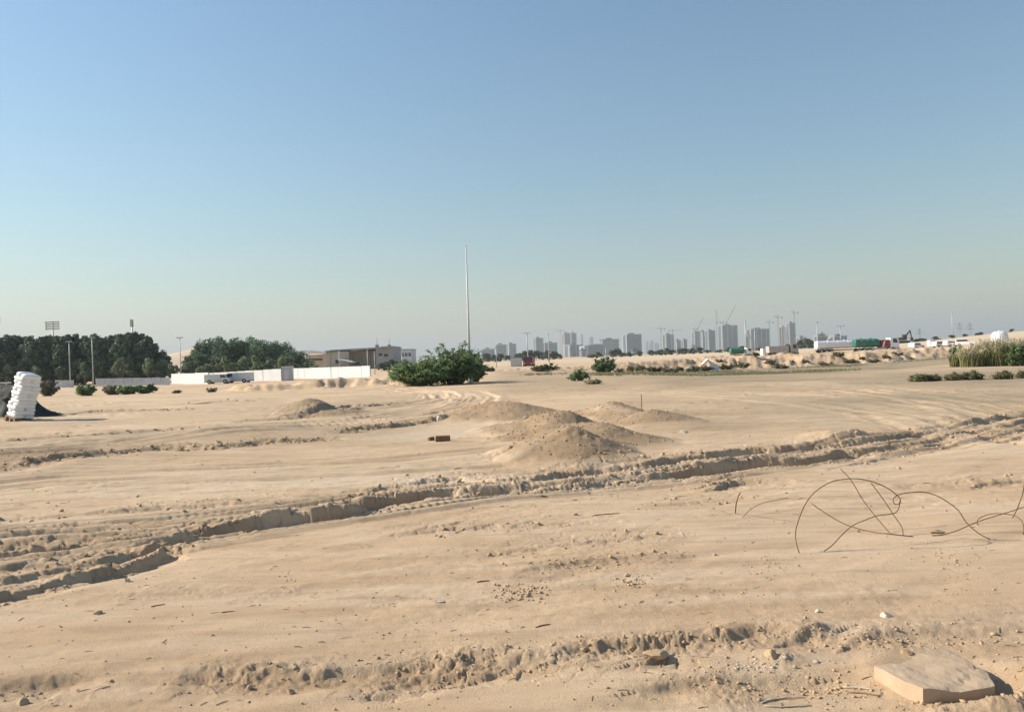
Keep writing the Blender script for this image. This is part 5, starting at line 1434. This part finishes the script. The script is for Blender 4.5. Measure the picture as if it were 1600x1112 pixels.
def stake():
    p = base(1003, 20.2); h = at(1002.5, 616, 20.2).z - p.z
    e = MB().tube([(0, 0, -.1), (0, 0, h)], [.010, .009], 6).build('thin_stake', M_RUST, None, p)
    tag(e, 'thin dark stake standing on the rightmost spoil heap', 'stake')
stake()
def stick(label, a, b, r, m=M_TWIG, bow=.08, group=None):
    A, B = gpt(*a), gpt(*b); P = []; L = (B - A).length; rg = np.random.default_rng(int(a[0] + a[1])); sd = Vector((-(B - A).y, (B - A).x, 0)).normalized()
    for i in range(7):
        t = i / 6; q = A.lerp(B, t) + sd * (math.sin(math.pi * t) * bow + rg.normal(0, .012)) * L; q.z = zat(q.x, q.y); P.append(q)
    zl = np.polyfit(range(7), [q.z for q in P], 1); 
    for i, q in enumerate(P): q.z = max(q.z, zl[0] * i + zl[1])
    o = MB().tube([p - A + Vector((0, 0, r * .8)) for p in P], [r * .8, r, r * 1.1, r, r * .9, r * .8, r * .5], 6).build('stick', m, None, A, smooth=True)
    tag(o, label, 'stick', group)
M_BONE = mat('bleached_wood', (.50, .42, .31), .85, .12, 20)
stick('bleached pale stick lying left of the big stone slab', (1317, 1074), (1366, 1078), .006, M_BONE)
stick('thin dark stick just below the bleached pale stick', (1325, 1082), (1376, 1088), .004)
stick('curved pale stick, upper one of the bundle at the bottom edge', (1190, 1098), (1258, 1090), .0045, M_BONE, .1)
stick('pale stick, lower one of the bundle at the bottom edge', (1194, 1103), (1268, 1102), .004, M_BONE, -.05)
stick('thin dark twig on the sand in the middle foreground', (838, 980), (860, 975), .004)
stick('dark twig near the small clod patch at centre', (745, 910), (765, 907), .005)
stick('dark twig lying on the smooth sand at left', (236, 948), (258, 944), .004)
stick('dark short twig on the smooth sand left of centre', (346, 957), (366, 955), .004)
stick('dark twig lying flat right of centre below the ruts', (925, 807), (968, 802), .005)

# ------------------------------------------------------------------ LOOSE CRUMBS AND TWIG LITTER
def litter():
    rg = np.random.default_rng(21)
    import bmesh
    bm = bmesh.new(); bmesh.ops.create_icosphere(bm, subdivisions=1, radius=1)
    bm.verts.ensure_lookup_table()
    v0 = np.array([v.co for v in bm.verts]); f0 = np.array([[v.index for v in f.verts] for f in bm.faces]); bm.free()
    pts = []
    def scatter(px0, px1, py0, py1, n, s0, s1, pw=2.5):
        for _ in range(n):
            a, b = rg.uniform(px0, px1), rg.uniform(py0, py1)
            x, y = gnd(a, b); pts.append((x, y, s0 + (s1 - s0) * rg.uniform() ** pw))
    def cluster(px, py, rx, ry, n, s0, s1):
        for _ in range(n):
            a, b = px + rg.normal(0, rx), py + rg.normal(0, ry)
            x, y = gnd(a, b); pts.append((x, y, s0 + (s1 - s0) * rg.uniform() ** 3))
    # along every rut
    for P, wf, gn, cl in _rw:
        L = np.hypot(np.diff(P[:, 0]), np.diff(P[:, 1])); tot = L.sum()
        n = int(tot * 30 * cl ** 1.5); sc = np.clip(P[:, 1].mean() / 7, .6, 2.2)
        s = rg.uniform(0, tot, n); cum = np.concatenate([[0], np.cumsum(L)])
        x = np.interp(s, cum, P[:, 0]) + rg.normal(0, .16, n) * sc; y = np.interp(s, cum, P[:, 1]) + rg.normal(.02, .13, n) * sc
        for xx, yy in zip(x, y): pts.append((xx, yy, (.003 + .022 * rg.uniform() ** 3.5) * sc))
    for (px, Y, h, R, pw) in MOUNDS:
        if h < .15: continue
        n = 320; mx = colx(px, Y, 0)
        for _ in range(n):
            q = R * 1.0 * math.sqrt(rg.uniform()); a = rg.uniform(0, 6.28)
            pts.append((mx + q * math.cos(a), Y + q * math.sin(a), .006 + .022 * rg.uniform() ** 4))
    scatter(-100, 1700, 780, 1112, 1500, .002, .010, 3); scatter(-100, 1700, 640, 800, 700, .004, .02, 3)
    for c in [(805,928,22,8,150,.003,.014),(830,922,18,6,60,.004,.016),(985,908,18,6,110,.003,.014),(900,880,40,8,90,.003,.012),(960,868,50,8,70,.003,.011),(600,940,16,8,40,.002,.009),(450,905,14,8,40,.002,.009),(1195,875,25,8,50,.003,.01),
              (1480,868,25,8,60,.003,.012),(1500,905,18,30,70,.002,.009),(1230,895,40,5,60,.002,.01),(1110,925,60,6,70,.002,.01),(1240,1070,60,14,150,.003,.013),(1330,1075,30,12,60,.003,.012),(1500,1100,60,8,90,.004,.016),(1580,1100,30,10,90,.004,.016),(1400,1000,60,10,120,.003,.015),(1540,1045,40,20,60,.002,.009),(480,920,60,25,40,.002,.008),(700,990,60,20,40,.002,.008),(1150,1040,60,14,60,.002,.01)]: cluster(*c)
    pts_ = np.array(pts); z = relief(pts_[:, 0], pts_[:, 1])[0]
    n = len(pts_)
    sq = np.stack([rg.uniform(.7, 1.3, n), rg.uniform(.7, 1.3, n), rg.uniform(.45, .9, n)], 1) * pts_[:, 2:3]
    jit = 1 + rg.normal(0, .26, (n, len(v0), 1))
    a = rg.uniform(0, 6.28, n); ca, sa = np.cos(a)[:, None], np.sin(a)[:, None]
    W = v0[None] * jit * sq[:, None, :]
    V = np.stack([W[..., 0] * ca - W[..., 1] * sa + pts_[:, 0:1], W[..., 0] * sa + W[..., 1] * ca + pts_[:, 1:2], W[..., 2] + (z + sq[:, 2] * .35)[:, None]], -1).reshape(-1, 3)
    F = (f0[None] + (np.arange(n) * len(v0))[:, None, None]).reshape(-1, 3)
    o = link('sand_crumbs', mesh_np('sand_crumbs', V, F), M_CLOD)
    tag(o, 'loose crumbs of dried sandy crust scattered along ruts and heaps', 'crumbs', kind='stuff')
    # white crumbs by the slab
    k = 60; q = np.array([gnd(1185 + rg.normal(0, 26), 1041 + rg.normal(0, 4)) for _ in range(k)]); zz = relief(q[:, 0], q[:, 1])[0]
    sz = .003 + .008 * rg.uniform(0, 1, k) ** 2.5
    V = (v0[None] * (1 + rg.normal(0, .2, (k, len(v0), 1))) * sz[:, None, None] * np.array([1.3, 1, .6]) + np.concatenate([q, (zz + sz * .2)[:, None]], 1)[:, None]).reshape(-1, 3)
    o = link('white_crumbs', mesh_np('white_crumbs', V, (f0[None] + (np.arange(k) * len(v0))[:, None, None]).reshape(-1, 3)), M_CHALK)
    tag(o, 'patch of white plaster crumbs on the sand left of the slab', 'crumbs', kind='stuff')
    mb = MB()
    for _ in range(330):
        a, b = rg.uniform(-60, 1660), 640 + 470 * rg.uniform() ** .7
        x, y = gnd(a, b); L = rg.uniform(.02, .075) * (1 if y < 9 else 1.8); t = rg.normal(.25, .9)
        x2, y2 = x + math.cos(t) * L, y + math.sin(t) * L
        zz = relief(np.array([x, (x + x2) / 2, x2]), np.array([y, (y + y2) / 2, y2]))[0]; r = rg.uniform(.0008, .0022) * (1 if y < 9 else 2)
        mb.tube([(x, y, zz[0] + r), ((x + x2) / 2, (y + y2) / 2 + .004, zz[1] + r * 2), (x2, y2, zz[2] + r)], [r, r * 1.2, r * .6], 4)
    o = mb.build('twig_litter', M_TWIG); tag(o, 'thin dark twigs and straw scattered over the sand', 'twigs', kind='stuff')
litter()
